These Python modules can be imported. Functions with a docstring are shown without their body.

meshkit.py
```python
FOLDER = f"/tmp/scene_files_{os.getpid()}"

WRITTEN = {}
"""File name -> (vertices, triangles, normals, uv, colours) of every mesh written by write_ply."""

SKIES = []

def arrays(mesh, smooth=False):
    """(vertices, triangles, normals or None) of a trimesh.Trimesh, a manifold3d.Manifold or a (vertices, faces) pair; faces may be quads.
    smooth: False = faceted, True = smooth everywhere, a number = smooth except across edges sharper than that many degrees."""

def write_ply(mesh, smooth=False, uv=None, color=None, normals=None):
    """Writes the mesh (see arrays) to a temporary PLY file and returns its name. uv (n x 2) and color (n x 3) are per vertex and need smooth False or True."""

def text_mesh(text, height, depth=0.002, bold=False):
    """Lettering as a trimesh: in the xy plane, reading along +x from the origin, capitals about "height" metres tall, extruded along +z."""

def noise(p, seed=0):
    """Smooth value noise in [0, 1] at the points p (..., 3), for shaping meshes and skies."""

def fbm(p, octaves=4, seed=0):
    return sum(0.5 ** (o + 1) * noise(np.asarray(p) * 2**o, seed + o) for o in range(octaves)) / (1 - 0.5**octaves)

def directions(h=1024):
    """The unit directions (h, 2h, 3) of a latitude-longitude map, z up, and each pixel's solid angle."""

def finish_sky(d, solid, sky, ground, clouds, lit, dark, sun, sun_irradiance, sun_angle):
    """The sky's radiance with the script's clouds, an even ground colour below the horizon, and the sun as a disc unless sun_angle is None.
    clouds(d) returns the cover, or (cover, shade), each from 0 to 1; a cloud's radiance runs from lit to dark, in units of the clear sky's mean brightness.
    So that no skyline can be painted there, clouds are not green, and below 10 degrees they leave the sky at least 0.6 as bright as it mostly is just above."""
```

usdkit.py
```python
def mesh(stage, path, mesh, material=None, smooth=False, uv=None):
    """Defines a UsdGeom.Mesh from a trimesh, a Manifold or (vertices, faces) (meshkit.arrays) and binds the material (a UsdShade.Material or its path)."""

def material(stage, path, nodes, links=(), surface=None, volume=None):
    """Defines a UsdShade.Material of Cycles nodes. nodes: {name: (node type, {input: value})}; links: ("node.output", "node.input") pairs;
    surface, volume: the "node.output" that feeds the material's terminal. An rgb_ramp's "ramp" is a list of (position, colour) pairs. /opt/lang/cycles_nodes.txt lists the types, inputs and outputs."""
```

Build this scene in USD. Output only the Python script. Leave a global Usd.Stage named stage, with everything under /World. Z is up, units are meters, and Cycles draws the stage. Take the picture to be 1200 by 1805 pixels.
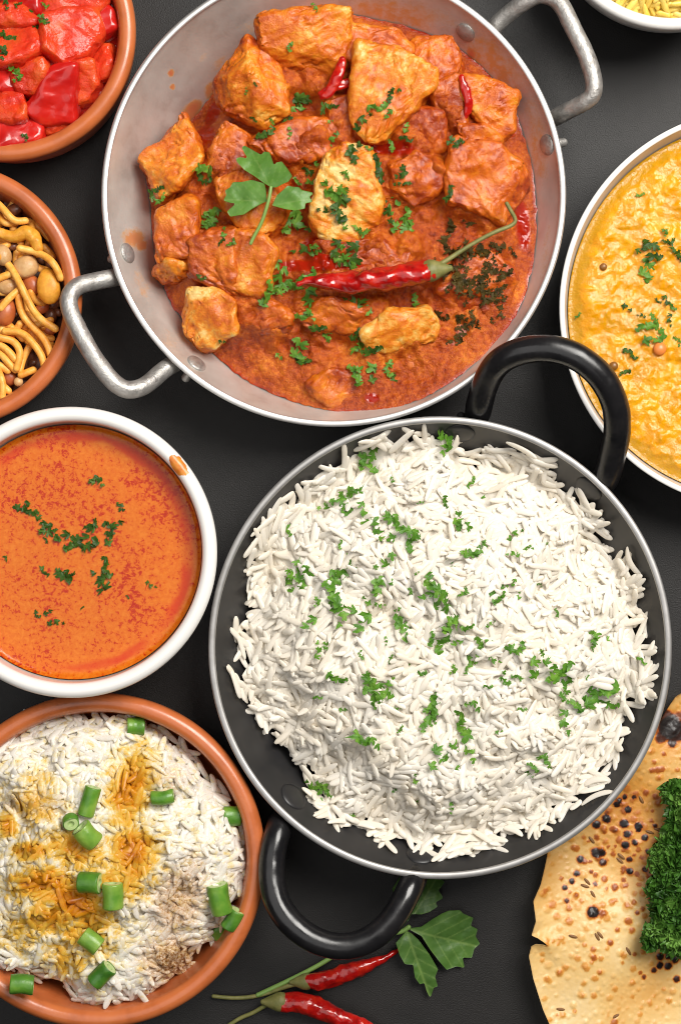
import math, random
import numpy as np, trimesh, manifold3d as m3, shapely, usdkit, meshkit
from scipy.spatial import Delaunay, cKDTree
from shapely.geometry import Polygon
from pxr import Usd, UsdGeom, UsdLux, UsdShade, Gf, Sdf, Vt

stage = Usd.Stage.CreateInMemory()
UsdGeom.SetStageUpAxis(stage, UsdGeom.Tokens.z)
UsdGeom.SetStageMetersPerUnit(stage, 1.0)
UsdGeom.Xform.Define(stage, '/World')

# ------------------------------------------------------------------ camera, lamps
CAM_H = 0.85
S0 = 0.0002344                     # metres per photo pixel on the tabletop
cam = UsdGeom.Camera.Define(stage, '/World/camera')
cam.AddTranslateOp().Set(Gf.Vec3d(0, 0, CAM_H))
cam.CreateHorizontalApertureAttr(24.0)
cam.CreateVerticalApertureAttr(24.0 * 1024 / 680)
cam.CreateFocalLengthAttr(24.0 * CAM_H / (1200 * S0))
cam.CreateClippingRangeAttr(Gf.Vec2f(0.05, 20))
cam.CreateExposureAttr(0.0)

def softbox(name, pos, target, w, h, intensity, color):
    l = UsdLux.RectLight.Define(stage, '/World/' + name)
    p, t = np.array(pos, float), np.array(target, float)
    z = (p - t) / np.linalg.norm(p - t)
    x = np.cross([0, 1, 0.01], z); x /= np.linalg.norm(x)
    y = np.cross(z, x)
    m = np.eye(4); m[0, :3], m[1, :3], m[2, :3], m[3, :3] = x, y, z, p
    l.AddTransformOp().Set(Gf.Matrix4d(m.tolist()))
    l.CreateWidthAttr(w); l.CreateHeightAttr(h)
    l.CreateIntensityAttr(intensity); l.CreateColorAttr(Gf.Vec3f(*color))
    return l

softbox('key_softbox', (0.44, 0.50, 0.99), (0.0, 0.0, 0.03), 0.62, 0.62, 18.0, (1.0, 0.965, 0.91))
softbox('fill_softbox', (-0.55, -0.1, 1.5), (0.0, 0.0, 0.0), 1.5, 1.5, 1.3, (1.0, 0.98, 0.96))  # added overhead fill standing in for soft room ambience

# ------------------------------------------------------------------ helpers
def k(z): return S0 * (CAM_H - z) / CAM_H
def W(px, py, z=0.0):
    return np.array([(px - 600) * k(z), -(py - 902.5) * k(z), z])
def WP(pts, z): return np.array([W(a, b, z)[:2] for a, b in pts])
def fbm(p, o=4, s=0): return meshkit.fbm(np.asarray(p, float), o, s)
def fbm2(x, y, f, o=3, s=0):
    return fbm(np.stack([x * f, y * f, np.zeros_like(x) + s * 7.3], -1), o, s) - 0.5
def smooth01(t):
    t = np.clip(t, 0, 1); return t * t * (3 - 2 * t)

used = {}
def numbered(parent, name):
    key = (parent, name); n = used.get(key, 0); used[key] = n + 1
    return f'{parent}/{name}' + (f'_{n:03d}' if n else '')
def keys(p, label=None, cat=None, group=None, kind=None):
    for a, b in (('label', label), ('category', cat), ('group', group), ('kind', kind)):
        if b: p.SetCustomDataByKey(a, b)
def thing(name, label, cat, group=None, loc=(0, 0, 0)):
    x = UsdGeom.Xform.Define(stage, numbered('/World', name))
    if any(loc): x.AddTranslateOp().Set(Gf.Vec3d(*map(float, loc)))
    keys(x.GetPrim(), label, cat, group); x.org = np.array(loc, float)
    return x
def put(name, mesh, mat, parent=None, smooth=True, attrs=None, soft=None, label=None, cat=None, group=None, kind=None, local=False):
    par = str(parent.GetPath()) if parent is not None else '/World'
    path = numbered(par, name)
    if isinstance(mesh, trimesh.Trimesh): v, f = np.array(mesh.vertices), np.array(mesh.faces)
    else: v, f = np.array(mesh[0]), np.array(mesh[1])
    if parent is not None and not local and hasattr(parent, 'org'): v = v - parent.org
    us = np.unique(f)
    if len(us) < len(v):
        mp = np.zeros(len(v), int); mp[us] = np.arange(len(us)); v, f = v[us], mp[f]; attrs = {a: np.asarray(b)[us] for a, b in (attrs or {}).items()}
    m = usdkit.mesh(stage, path, (v, f), M[mat], smooth=smooth)
    if soft is not None:
        nn = np.array(m.GetNormalsAttr().Get()) * 0.65 + soft * 0.35; m.GetNormalsAttr().Set(Vt.Vec3fArray.FromNumpy((nn / np.linalg.norm(nn, axis=1, keepdims=True)).astype(np.float32)))
    for a, val in (attrs or {}).items():
        UsdGeom.PrimvarsAPI(m).CreatePrimvar(a, Sdf.ValueTypeNames.FloatArray, 'vertex').Set(Vt.FloatArray.FromNumpy(np.asarray(val, np.float32)))
    m.CreateDoubleSidedAttr(True)
    keys(m.GetPrim(), label, cat, group, kind)
    return m

def spline(pts, n=60):
    p = np.array(pts, float); d = np.r_[0, np.cumsum(np.linalg.norm(np.diff(p, axis=0), axis=1) ** 0.5)]
    from scipy.interpolate import CubicSpline
    t = np.linspace(0, d[-1], n)
    return CubicSpline(d, p, bc_type='natural')(t)
def tube(path, rad, sides=14, cap=True, squash=1.0):
    p = np.array(path, float); n = len(p)
    r = np.broadcast_to(np.asarray(rad, float), (n,))
    t = np.gradient(p, axis=0); t /= np.linalg.norm(t, axis=1, keepdims=True)
    if cap:      # rounded ends
        a = np.array([0.97, 0.75, 0.4]); 
        head = [p[0] - t[0] * r[0] * c for c in (0.95, 0.7, 0.38)]; tail = [p[-1] + t[-1] * r[-1] * c for c in (0.38, 0.7, 0.95)]
        p = np.vstack([head, p, tail]); r = np.r_[r[0] * np.array([0.3, 0.71, 0.925]), r, r[-1] * np.array([0.925, 0.71, 0.3])]
        t = np.vstack([[t[0]] * 3, t, [t[-1]] * 3]); n = len(p)
    u = np.cross(t[0], [0.0, 0, 1]); 
    if np.linalg.norm(u) < 1e-3: u = np.cross(t[0], [1.0, 0, 0])
    u /= np.linalg.norm(u); V = []
    ang = np.linspace(0, 2 * np.pi, sides, endpoint=False)
    for i in range(n):
        u = u - t[i] * (u @ t[i]); u /= np.linalg.norm(u); w = np.cross(t[i], u)
        V.append(p[i] + r[i] * (np.cos(ang)[:, None] * u + squash * np.sin(ang)[:, None] * w))
    V = np.vstack(V); F = []
    i, j = np.meshgrid(np.arange(n - 1), np.arange(sides), indexing='ij')
    a = (i * sides + j).ravel(); b = (i * sides + (j + 1) % sides).ravel()
    F = np.vstack([np.c_[a, b, b + sides], np.c_[a, b + sides, a + sides]])
    c0, c1 = len(V), len(V) + 1
    V = np.vstack([V, p[0] - (t[0] * r[0] * 0.2 if cap else 0), p[-1] + (t[-1] * r[-1] * 0.2 if cap else 0)])
    jj = np.arange(sides); e = (n - 1) * sides
    F = np.vstack([F, np.c_[np.full(sides, c0), (jj + 1) % sides, jj], np.c_[np.full(sides, c1), e + jj, e + (jj + 1) % sides]])
    return V, F
def lathe(prof, c, n=200, wob=0.0, seed=0):
    """closed profile [(r, z)], axis at c"""
    pr = np.array(prof, float); m = len(pr)
    a = np.linspace(0, 2 * np.pi, n, endpoint=False)
    w = 1 + wob * (np.sin(2 * a + seed) + 0.6 * np.sin(3 * a + 2 * seed))
    V = np.stack([c[0] + np.cos(a)[:, None] * pr[:, 0] * w[:, None], c[1] + np.sin(a)[:, None] * pr[:, 0] * w[:, None], np.broadcast_to(pr[:, 1], (n, m)) + 0 * a[:, None]], -1).reshape(-1, 3)
    i, j = np.meshgrid(np.arange(n), np.arange(m), indexing='ij')
    A = (i * m + j).ravel(); B = (((i + 1) % n) * m + j).ravel(); C = (((i + 1) % n) * m + (j + 1) % m).ravel(); D = (i * m + (j + 1) % m).ravel()
    F = np.vstack([np.c_[A, B, C], np.c_[A, C, D]])
    t = trimesh.Trimesh(V, F, process=False); t.merge_vertices(); t.update_faces(t.nondegenerate_faces())
    return t
def arc(c, r, a0, a1, n=8):
    a = np.radians(np.linspace(a0, a1, n)); return [(c[0] + r * math.cos(x), c[1] + r * math.sin(x)) for x in a]
def curve2(pts, n):
    return [tuple(q) for q in spline(pts, n)]

def sheet(poly, step, zf, thick=0.0, jitter=0.25, seed=1):
    """surface z = zf(x, y) over a polygon in xy; thick > 0 makes a closed slab"""
    P = Polygon(poly).buffer(0)
    if P.geom_type != 'Polygon': P = max(P.geoms, key=lambda g: g.area)
    L = P.exterior.length; nb = max(12, int(L / step))
    B = np.array([P.exterior.interpolate(q).coords[0] for q in np.linspace(0, L, nb, endpoint=False)])
    x0, y0, x1, y1 = P.bounds
    gx, gy = np.meshgrid(np.arange(x0, x1, step), np.arange(y0, y1, step * 0.866))
    gx = gx + (np.arange(gx.shape[0]) % 2)[:, None] * step * 0.5
    rng = np.random.default_rng(seed)
    G = np.stack([gx.ravel(), gy.ravel()], 1) + rng.uniform(-1, 1, (gx.size, 2)) * step * jitter
    G = G[shapely.contains_xy(P.buffer(-0.45 * step), G[:, 0], G[:, 1])]
    Q = np.vstack([B, G]); T = Delaunay(Q).simplices
    c = Q[T].mean(1); T = T[shapely.contains_xy(P.buffer(1e-6), c[:, 0], c[:, 1])]
    a = Q[T]; cr = np.cross(np.c_[a[:, 1] - a[:, 0]], np.c_[a[:, 2] - a[:, 0]])
    T[cr < 0] = T[cr < 0][:, ::-1]
    z = zf(Q[:, 0], Q[:, 1]); V = np.c_[Q, z]
    if thick:
        n = len(V); lo = V - [0, 0, thick]; i = np.arange(nb); j = (i + 1) % nb
        V = np.vstack([V, lo]); T = np.vstack([T, T[:, ::-1] + n, np.c_[i, i + n, j + n], np.c_[i, j + n, j]])
    return V, T
class Boundary:
    """distance to a polygon's outline (positive inside), quick"""
    def __init__(s, poly):
        s.P = Polygon(poly).buffer(0); L = s.P.exterior.length
        s.B = np.array([s.P.exterior.interpolate(q).coords[0] for q in np.linspace(0, L, 900)]); s.t = cKDTree(s.B)
    def __call__(s, x, y):
        d, _ = s.t.query(np.stack([np.ravel(x), np.ravel(y)], 1)); ins = shapely.contains_xy(s.P, np.ravel(x), np.ravel(y))
        return np.where(ins, d, -d).reshape(np.shape(x))
class Target:
    """a surface that small things are dropped on, along the line of sight of their photo position"""
    def __init__(s, parts):
        s.m = trimesh.util.concatenate([trimesh.Trimesh(np.array(v), np.array(f), process=False) for v, f in parts])
    def __call__(s, px, py):
        o = np.array([0, 0, CAM_H]); d = W(px, py, 0) - o; d /= np.linalg.norm(d)
        loc, _, tri = s.m.ray.intersects_location([o], [d], multiple_hits=False)
        if len(loc) == 0: return None, None
        n = s.m.face_normals[tri[0]]
        return loc[0], (n if n[2] > 0 else -n)
def vf(m): return (np.array(m.vertices), np.array(m.faces)) if isinstance(m, trimesh.Trimesh) else m
def join(parts):
    V, F, n = [], [], 0
    for v, f in parts: V.append(v); F.append(np.asarray(f) + n); n += len(v)
    return np.vstack(V), np.vstack(F)
def ball(c, rad, sub=3, lump=0.0, freq=300, seed=0, rot=0.0):
    s = trimesh.creation.icosphere(sub); v = np.array(s.vertices)
    v = v * (1 + lump * (fbm(v * freq * np.mean(rad) + seed, 3, seed) - 0.5)[:, None] * 2) * np.array(rad)
    c_, s_ = math.cos(rot), math.sin(rot); v = v @ np.array([[c_, s_, 0], [-s_, c_, 0], [0, 0, 1]])
    return v + np.array(c), np.array(s.faces)
def chunk(top, zb, rr=0.0025, step=0.0013, lump=0.0016, fibre=0.0007, seed=0, shrink=0.94, fine=0.00018, warp=0.0, tear=0.0):
    """rounded irregular block under the outline top = [(px, py, z)], down to height zb"""
    P = np.array([W(a, b, z) for a, b, z in top]); c = P[:, :2].mean(0)
    d = c - P[:, :2]; P[:, :2] += d / np.linalg.norm(d, axis=1, keepdims=True) * rr * 0.8
    P[:, 2] -= rr
    lo = P.copy(); lo[:, :2] = c + (P[:, :2] - c) * shrink; lo[:, 2] = zb
    s = m3.Manifold.sphere(rr, 12)
    H = m3.Manifold.batch_hull([s.translate(tuple(map(float, q))) for q in np.vstack([P, lo])]).refine_to_length(step)
    mm = H.to_mesh(); t = trimesh.Trimesh(mm.vert_properties[:, :3], mm.tri_verts, process=True)
    trimesh.smoothing.filter_taubin(t, iterations=10)
    v = np.array(t.vertices)
    if warp: v = v + warp * np.stack([fbm(v * 85 + seed * 5.3 + 31 * q, 3, seed + q) - .5 for q in range(3)], 1) * [2, 2, 1.2]
    t = trimesh.Trimesh(v, t.faces, process=False); n = np.array(t.vertex_normals)
    r = np.random.default_rng(seed); a = r.uniform(0, np.pi); u = np.array([math.cos(a), math.sin(a), 0.3]); u /= np.linalg.norm(u)
    al = v @ u; q = v - np.outer(al, u) * 0.8
    h = lump * 2 * (fbm(v * 110 + seed * 3.1, 3, seed) - 0.5) + fibre * 2 * (fbm(q * 700 + seed, 3, seed + 5) - 0.5) + fine * 2 * (fbm(v * 800, 3, seed) - 0.5)
    if tear: h = h - tear * np.clip(1 - np.abs(fbm(q * 260 + seed, 3, seed + 8) - .5) / .045, 0, 1) * (fbm(v * 120 + seed, 2, seed + 3) > .5)
    t = trimesh.Trimesh(v + n * h[:, None], t.faces, process=False)
    return t
def rot_to(n, spin, lean=0.0, rng=None):
    n = np.array(n, float); n /= np.linalg.norm(n)
    x = np.cross([0.0, 1, 0.001], n); x /= np.linalg.norm(x); y = np.cross(n, x)
    c, s = math.cos(spin), math.sin(spin)
    return np.stack([c * x + s * y, -s * x + c * y, n], 1)     # columns

# ------------------------------------------------------------------ materials
M = {}
def mat(name, nodes, links=(), surface='p.BSDF'):
    M[name] = usdkit.material(stage, '/World/Looks/' + name, nodes, links, surface=surface)
def plain(name, col, rough=0.5, **kw):
    mat(name, {'p': ('principled_bsdf', dict(base_color=col, roughness=rough, **kw))})
def mottled(name, ramp, scale, rough=0.45, detail=4, bump=0.0, bscale=None, bdist=0.0004, attr=None, again=1.0, nw=0.5, rrange=None, dist=0.0, **kw):
    """colour ramp driven by noise (+ an attribute), with a fine bump"""
    N = {'g': ('geometry', {}), 'n': ('noise_texture', dict(scale=scale, detail=detail, roughness=0.6, distortion=dist)), 'r': ('rgb_ramp', {'ramp': ramp}),
         'p': ('principled_bsdf', dict(roughness=rough, **kw))}
    L = [('g.position', 'n.vector'), ('r.color', 'p.base_color')]
    if attr:
        N['a'] = ('attribute', {'attribute': attr}); N['m'] = ('math', {'math_type': 'multiply_add', 'value2': nw, 'value3': 0.0})
        N['o'] = ('math', {'math_type': 'subtract', 'value2': nw * 0.5})
        L += [('n.fac', 'm.value1'), ('a.fac', 'm.value3'), ('m.value', 'o.value1'), ('o.value', 'r.fac')]
    else:
        L += [('n.fac', 'r.fac')]
    if rrange:
        N['rr'] = ('map_range', dict(from_min=0.35, from_max=0.65, to_min=rrange[0], to_max=rrange[1], clamp=True)); N['n2'] = ('noise_texture', dict(scale=scale * 1.7, detail=3))
        L += [('g.position', 'n2.vector'), ('n2.fac', 'rr.value'), ('rr.result', 'p.roughness')]
    if bump:
        N['bn'] = ('noise_texture', dict(scale=bscale or scale * 3, detail=3, roughness=0.6)); N['b'] = ('bump', dict(strength=bump, distance=bdist))
        L += [('g.position', 'bn.vector'), ('bn.fac', 'b.height'), ('b.normal', 'p.normal')]
    mat(name, N, L)

mottled('slate', [(0.3, (0.0095, 0.0086, 0.0082)), (0.7, (0.0135, 0.0122, 0.0116))], 40, rough=0.46, bump=0.6, bscale=1900, bdist=0.0003, specular_ior_level=0.32)
# brushed aluminium; attribute film carries cooked-on stains and painted wall shade
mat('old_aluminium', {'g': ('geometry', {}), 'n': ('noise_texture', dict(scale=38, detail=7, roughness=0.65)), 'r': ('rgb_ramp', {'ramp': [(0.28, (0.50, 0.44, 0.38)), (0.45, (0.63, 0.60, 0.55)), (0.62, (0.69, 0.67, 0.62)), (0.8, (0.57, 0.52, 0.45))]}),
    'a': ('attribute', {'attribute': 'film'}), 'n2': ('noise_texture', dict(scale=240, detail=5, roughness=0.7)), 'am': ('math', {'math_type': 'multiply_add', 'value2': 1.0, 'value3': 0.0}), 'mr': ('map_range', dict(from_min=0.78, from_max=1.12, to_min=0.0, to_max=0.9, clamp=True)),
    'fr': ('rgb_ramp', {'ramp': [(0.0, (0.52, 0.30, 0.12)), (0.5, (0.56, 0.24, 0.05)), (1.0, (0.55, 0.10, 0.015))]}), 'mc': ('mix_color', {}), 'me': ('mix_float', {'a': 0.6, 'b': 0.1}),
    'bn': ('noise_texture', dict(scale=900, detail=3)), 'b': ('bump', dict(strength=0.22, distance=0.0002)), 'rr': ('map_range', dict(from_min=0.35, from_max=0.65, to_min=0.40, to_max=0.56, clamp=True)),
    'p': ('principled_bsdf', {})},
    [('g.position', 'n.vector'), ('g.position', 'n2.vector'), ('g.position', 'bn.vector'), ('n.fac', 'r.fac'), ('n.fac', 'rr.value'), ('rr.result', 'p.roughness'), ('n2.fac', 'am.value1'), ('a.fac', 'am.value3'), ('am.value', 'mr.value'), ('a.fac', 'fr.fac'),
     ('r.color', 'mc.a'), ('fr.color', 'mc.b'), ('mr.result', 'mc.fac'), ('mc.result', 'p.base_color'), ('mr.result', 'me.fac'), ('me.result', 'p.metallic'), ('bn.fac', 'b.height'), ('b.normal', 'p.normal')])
mottled('bright_steel', [(0.3, (0.66, 0.64, 0.62)), (0.7, (0.78, 0.76, 0.74))], 150, rough=0.42, metallic=0.8)
mottled('dull_steel', [(0.3, (0.36, 0.35, 0.34)), (0.7, (0.46, 0.45, 0.44))], 150, rough=0.45, metallic=0.7)
mottled('cast_aluminium', [(0.3, (0.34, 0.32, 0.30)), (0.7, (0.56, 0.54, 0.51))], 200, detail=6, rough=0.5, metallic=0.75, bump=0.6, bscale=600, bdist=0.0005, rrange=(0.42, 0.62))
mottled('black_coating', [(0.3, (0.014, 0.014, 0.015)), (0.7, (0.024, 0.023, 0.024))], 90, rough=0.38, bump=0.15, bscale=2500, bdist=0.0001)
mottled('black_enamel', [(0.3, (0.008, 0.008, 0.009)), (0.7, (0.014, 0.013, 0.014))], 90, rough=0.22, bump=0.12, bscale=900, bdist=0.0001, rrange=(0.18, 0.34))
mottled('terracotta', [(0.28, (0.40, 0.098, 0.026)), (0.5, (0.52, 0.135, 0.038)), (0.75, (0.57, 0.165, 0.050))], 70, detail=6, rough=0.35, bump=0.2, bscale=800, bdist=0.0002, rrange=(0.26, 0.42), coat_weight=0.25, coat_roughness=0.2)
plain('white_glaze', (0.80, 0.78, 0.75), 0.22, coat_weight=0.3, coat_roughness=0.08)
mottled('dish_enamel', [(0.3, (0.60, 0.53, 0.46)), (0.7, (0.72, 0.66, 0.60))], 120, rough=0.3, bump=0.1, bscale=700, bdist=0.0002)
SSS = dict(subsurface_weight=0.35, subsurface_scale=1.0)
def ricey(name, nodes, links, col):
    N = {**nodes, 'p': ('principled_bsdf', dict(roughness=0.36, specular_ior_level=0.5)), 'tl': ('translucent_bsdf', {}), 'x': ('mix_closure', {'fac': 0.35})}
    mat(name, N, links + [(col, 'p.base_color'), (col, 'tl.color'), ('p.BSDF', 'x.closure1'), ('tl.BSDF', 'x.closure2')], 'x.closure')
ricey('rice', {'g': ('geometry', {}), 'n': ('noise_texture', dict(scale=90, detail=3)), 'r': ('rgb_ramp', {'ramp': [(0.3, (0.97, 0.90, 0.775)), (0.7, (0.98, 0.94, 0.865))]})}, [('g.position', 'n.vector'), ('n.fac', 'r.fac')], 'r.color')
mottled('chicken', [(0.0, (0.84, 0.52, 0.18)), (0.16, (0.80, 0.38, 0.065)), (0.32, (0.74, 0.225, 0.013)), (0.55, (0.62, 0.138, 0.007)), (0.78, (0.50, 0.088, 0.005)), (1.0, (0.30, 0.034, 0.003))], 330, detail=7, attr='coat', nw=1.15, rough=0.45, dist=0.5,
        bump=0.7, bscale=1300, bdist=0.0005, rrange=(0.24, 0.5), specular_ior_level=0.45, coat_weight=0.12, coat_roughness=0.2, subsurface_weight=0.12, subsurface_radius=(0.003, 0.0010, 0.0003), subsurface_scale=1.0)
M_sauce = dict(rough=0.35)
# curry sauce: grainy, with clear red oil where the attribute oil is 1
mat('curry_sauce', {'g': ('geometry', {}), 'n': ('noise_texture', dict(scale=520, detail=6, roughness=0.7)), 'n3': ('noise_texture', dict(scale=70, detail=3)),
    'r': ('rgb_ramp', {'ramp': [(0.32, (0.13, 0.010, 0.002)), (0.43, (0.33, 0.044, 0.004)), (0.54, (0.49, 0.095, 0.006)), (0.66, (0.70, 0.21, 0.018))]}),
    'mx': ('math', {'math_type': 'multiply_add', 'value2': 0.55, 'value3': 0.0}), 'm2': ('math', {'math_type': 'multiply', 'value2': 0.45}),
    'a': ('attribute', {'attribute': 'oil'}), 'mc': ('mix_color', {'b': (0.30, 0.012, 0.003)}), 'ro': ('mix_float', {'a': 0.36, 'b': 0.06}),
    'bn': ('noise_texture', dict(scale=1300, detail=3, roughness=0.65)), 'b': ('bump', dict(strength=0.9, distance=0.0009)), 'bs': ('math', {'math_type': 'multiply_add', 'value2': -0.8, 'value3': 0.8}),
    'p': ('principled_bsdf', dict(subsurface_weight=0.1, subsurface_radius=(0.002, 0.0006, 0.0002), subsurface_scale=1.0, specular_ior_level=0.35))},
    [('g.position', 'n.vector'), ('g.position', 'n3.vector'), ('g.position', 'bn.vector'), ('n3.fac', 'm2.value1'), ('n.fac', 'mx.value1'), ('m2.value', 'mx.value3'), ('mx.value', 'r.fac'),
     ('r.color', 'mc.a'), ('a.fac', 'mc.fac'), ('mc.result', 'p.base_color'), ('a.fac', 'ro.fac'), ('ro.result', 'p.roughness'), ('a.fac', 'bs.value1'), ('bs.value', 'b.strength'), ('bn.fac', 'b.height'), ('b.normal', 'p.normal')])
# creamy soup with red oil droplets
mat('creamy_soup', {'g': ('geometry', {}), 'n': ('noise_texture', dict(scale=620, detail=5, roughness=0.68, distortion=0.4)), 'n2': ('noise_texture', dict(scale=55, detail=2)), 'v': ('voronoi_texture', dict(scale=900)),
    's': ('math', {'math_type': 'multiply_add', 'value2': 0.35, 'value3': 0.0}),
    'r': ('rgb_ramp', {'ramp': [(0.52, (0.62, 0.165, 0.012)), (0.66, (0.58, 0.125, 0.007)), (0.725, (0.58, 0.115, 0.006)), (0.765, (0.47, 0.045, 0.004)), (0.86, (0.38, 0.016, 0.003))]}),
    'a': ('attribute', {'attribute': 'oil'}), 'mc': ('mix_color', {'b': (0.52, 0.035, 0.004)}),
    'b': ('bump', dict(strength=0.25, distance=0.0004)),
    'p': ('principled_bsdf', dict(roughness=0.2, specular_ior_level=0.3, subsurface_weight=0.05, subsurface_radius=(0.002, 0.0008, 0.0003), subsurface_scale=1.0))},
    [('g.position', 'n.vector'), ('g.position', 'n2.vector'), ('n2.fac', 's.value1'), ('n.fac', 's.value3'), ('s.value', 'r.fac'), ('r.color', 'mc.a'), ('a.fac', 'mc.fac'), ('mc.result', 'p.base_color'), ('n.fac', 'b.height'), ('b.normal', 'p.normal')])
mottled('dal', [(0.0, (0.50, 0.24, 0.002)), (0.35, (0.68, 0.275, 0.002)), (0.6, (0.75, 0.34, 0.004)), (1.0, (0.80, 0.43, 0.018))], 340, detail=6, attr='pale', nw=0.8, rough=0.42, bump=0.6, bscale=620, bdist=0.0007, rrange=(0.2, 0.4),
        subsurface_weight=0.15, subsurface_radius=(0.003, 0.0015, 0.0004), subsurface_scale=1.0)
mottled('tomato_flesh', [(0.3, (0.62, 0.020, 0.010)), (0.5, (0.74, 0.050, 0.014)), (0.7, (0.76, 0.12, 0.018))], 75, detail=7, specular_ior_level=0.3, rough=0.3, bump=0.8, bscale=500, bdist=0.0008, rrange=(0.15, 0.45), subsurface_weight=0.3, subsurface_radius=(0.004, 0.0006, 0.0003), subsurface_scale=1.0, coat_weight=0.15, coat_roughness=0.1)
mottled('tomato_skin', [(0.3, (0.40, 0.006, 0.006)), (0.6, (0.58, 0.014, 0.008)), (0.8, (0.66, 0.05, 0.012))], 60, detail=5, rough=0.3, bump=0.15, bscale=350, bdist=0.0005, coat_weight=0.3, coat_roughness=0.05, subsurface_weight=0.1, subsurface_radius=(0.003, 0.0004, 0.0002), subsurface_scale=1.0)
mottled('tomato_juice', [(0.3, (0.22, 0.006, 0.004)), (0.7, (0.40, 0.015, 0.008))], 200, rough=0.12, bump=0.4, bscale=400, bdist=0.0008)
mottled('dried_chilli', [(0.3, (0.20, 0.004, 0.003)), (0.5, (0.42, 0.007, 0.006)), (0.72, (0.56, 0.025, 0.008))], 200, rough=0.22, bump=0.4, bscale=330, bdist=0.0008, coat_weight=0.5, coat_roughness=0.1)
mottled('chilli_stem', [(0.3, (0.12, 0.13, 0.03)), (0.7, (0.24, 0.22, 0.07))], 300, rough=0.55, bump=0.4, bscale=900)
def leafy(name, ramp, scale, rough=0.45, transl=0.3, bump=0.3, bscale=1200, attr=None):
    N = {'g': ('geometry', {}), 'n': ('noise_texture', dict(scale=scale, detail=3)), 'r': ('rgb_ramp', {'ramp': ramp}), 'bn': ('noise_texture', dict(scale=bscale, detail=2)), 'b': ('bump', dict(strength=bump, distance=0.0003)),
         'p': ('principled_bsdf', dict(roughness=rough, specular_ior_level={'cooked_herb': 0.15, 'parsley_wet': 0.2}.get(name, 0.4))), 't': ('translucent_bsdf', {}), 'x': ('mix_closure', {'fac': transl})}
    L = [('g.position', 'n.vector'), ('g.position', 'bn.vector'), ('bn.fac', 'b.height'), ('b.normal', 'p.normal'), ('p.BSDF', 'x.closure1'), ('t.BSDF', 'x.closure2')]
    src = 'r.color'
    if attr:
        N['a'] = ('attribute', {'attribute': attr}); N['mc'] = ('mix_color', {'b': (0.30, 0.42, 0.12)}); L += [('r.color', 'mc.a'), ('a.fac', 'mc.fac')]; src = 'mc.result'
    L += [('n.fac', 'r.fac'), (src, 'p.base_color'), (src, 't.color')]
    mat(name, N, L, 'x.closure')
leafy('parsley_chopped', [(0.25, (0.05, 0.15, 0.012)), (0.5, (0.10, 0.26, 0.022)), (0.75, (0.22, 0.42, 0.05))], 260)
leafy('parsley_wet', [(0.25, (0.016, 0.038, 0.004)), (0.5, (0.038, 0.09, 0.010)), (0.75, (0.09, 0.17, 0.02))], 260, rough=0.4, transl=0.12)
leafy('cooked_herb', [(0.3, (0.022, 0.018, 0.004)), (0.7, (0.085, 0.055, 0.010))], 300, rough=0.6, transl=0.05)
leafy('parsley_leaf', [(0.3, (0.085, 0.21, 0.03)), (0.7, (0.15, 0.32, 0.05))], 90, rough=0.4, transl=0.25, attr='vein', bump=0.4, bscale=700)
leafy('parsley_leaf_dark', [(0.3, (0.05, 0.12, 0.022)), (0.7, (0.09, 0.19, 0.035))], 90, rough=0.45, transl=0.15, attr='vein', bump=0.4, bscale=700)
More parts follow.
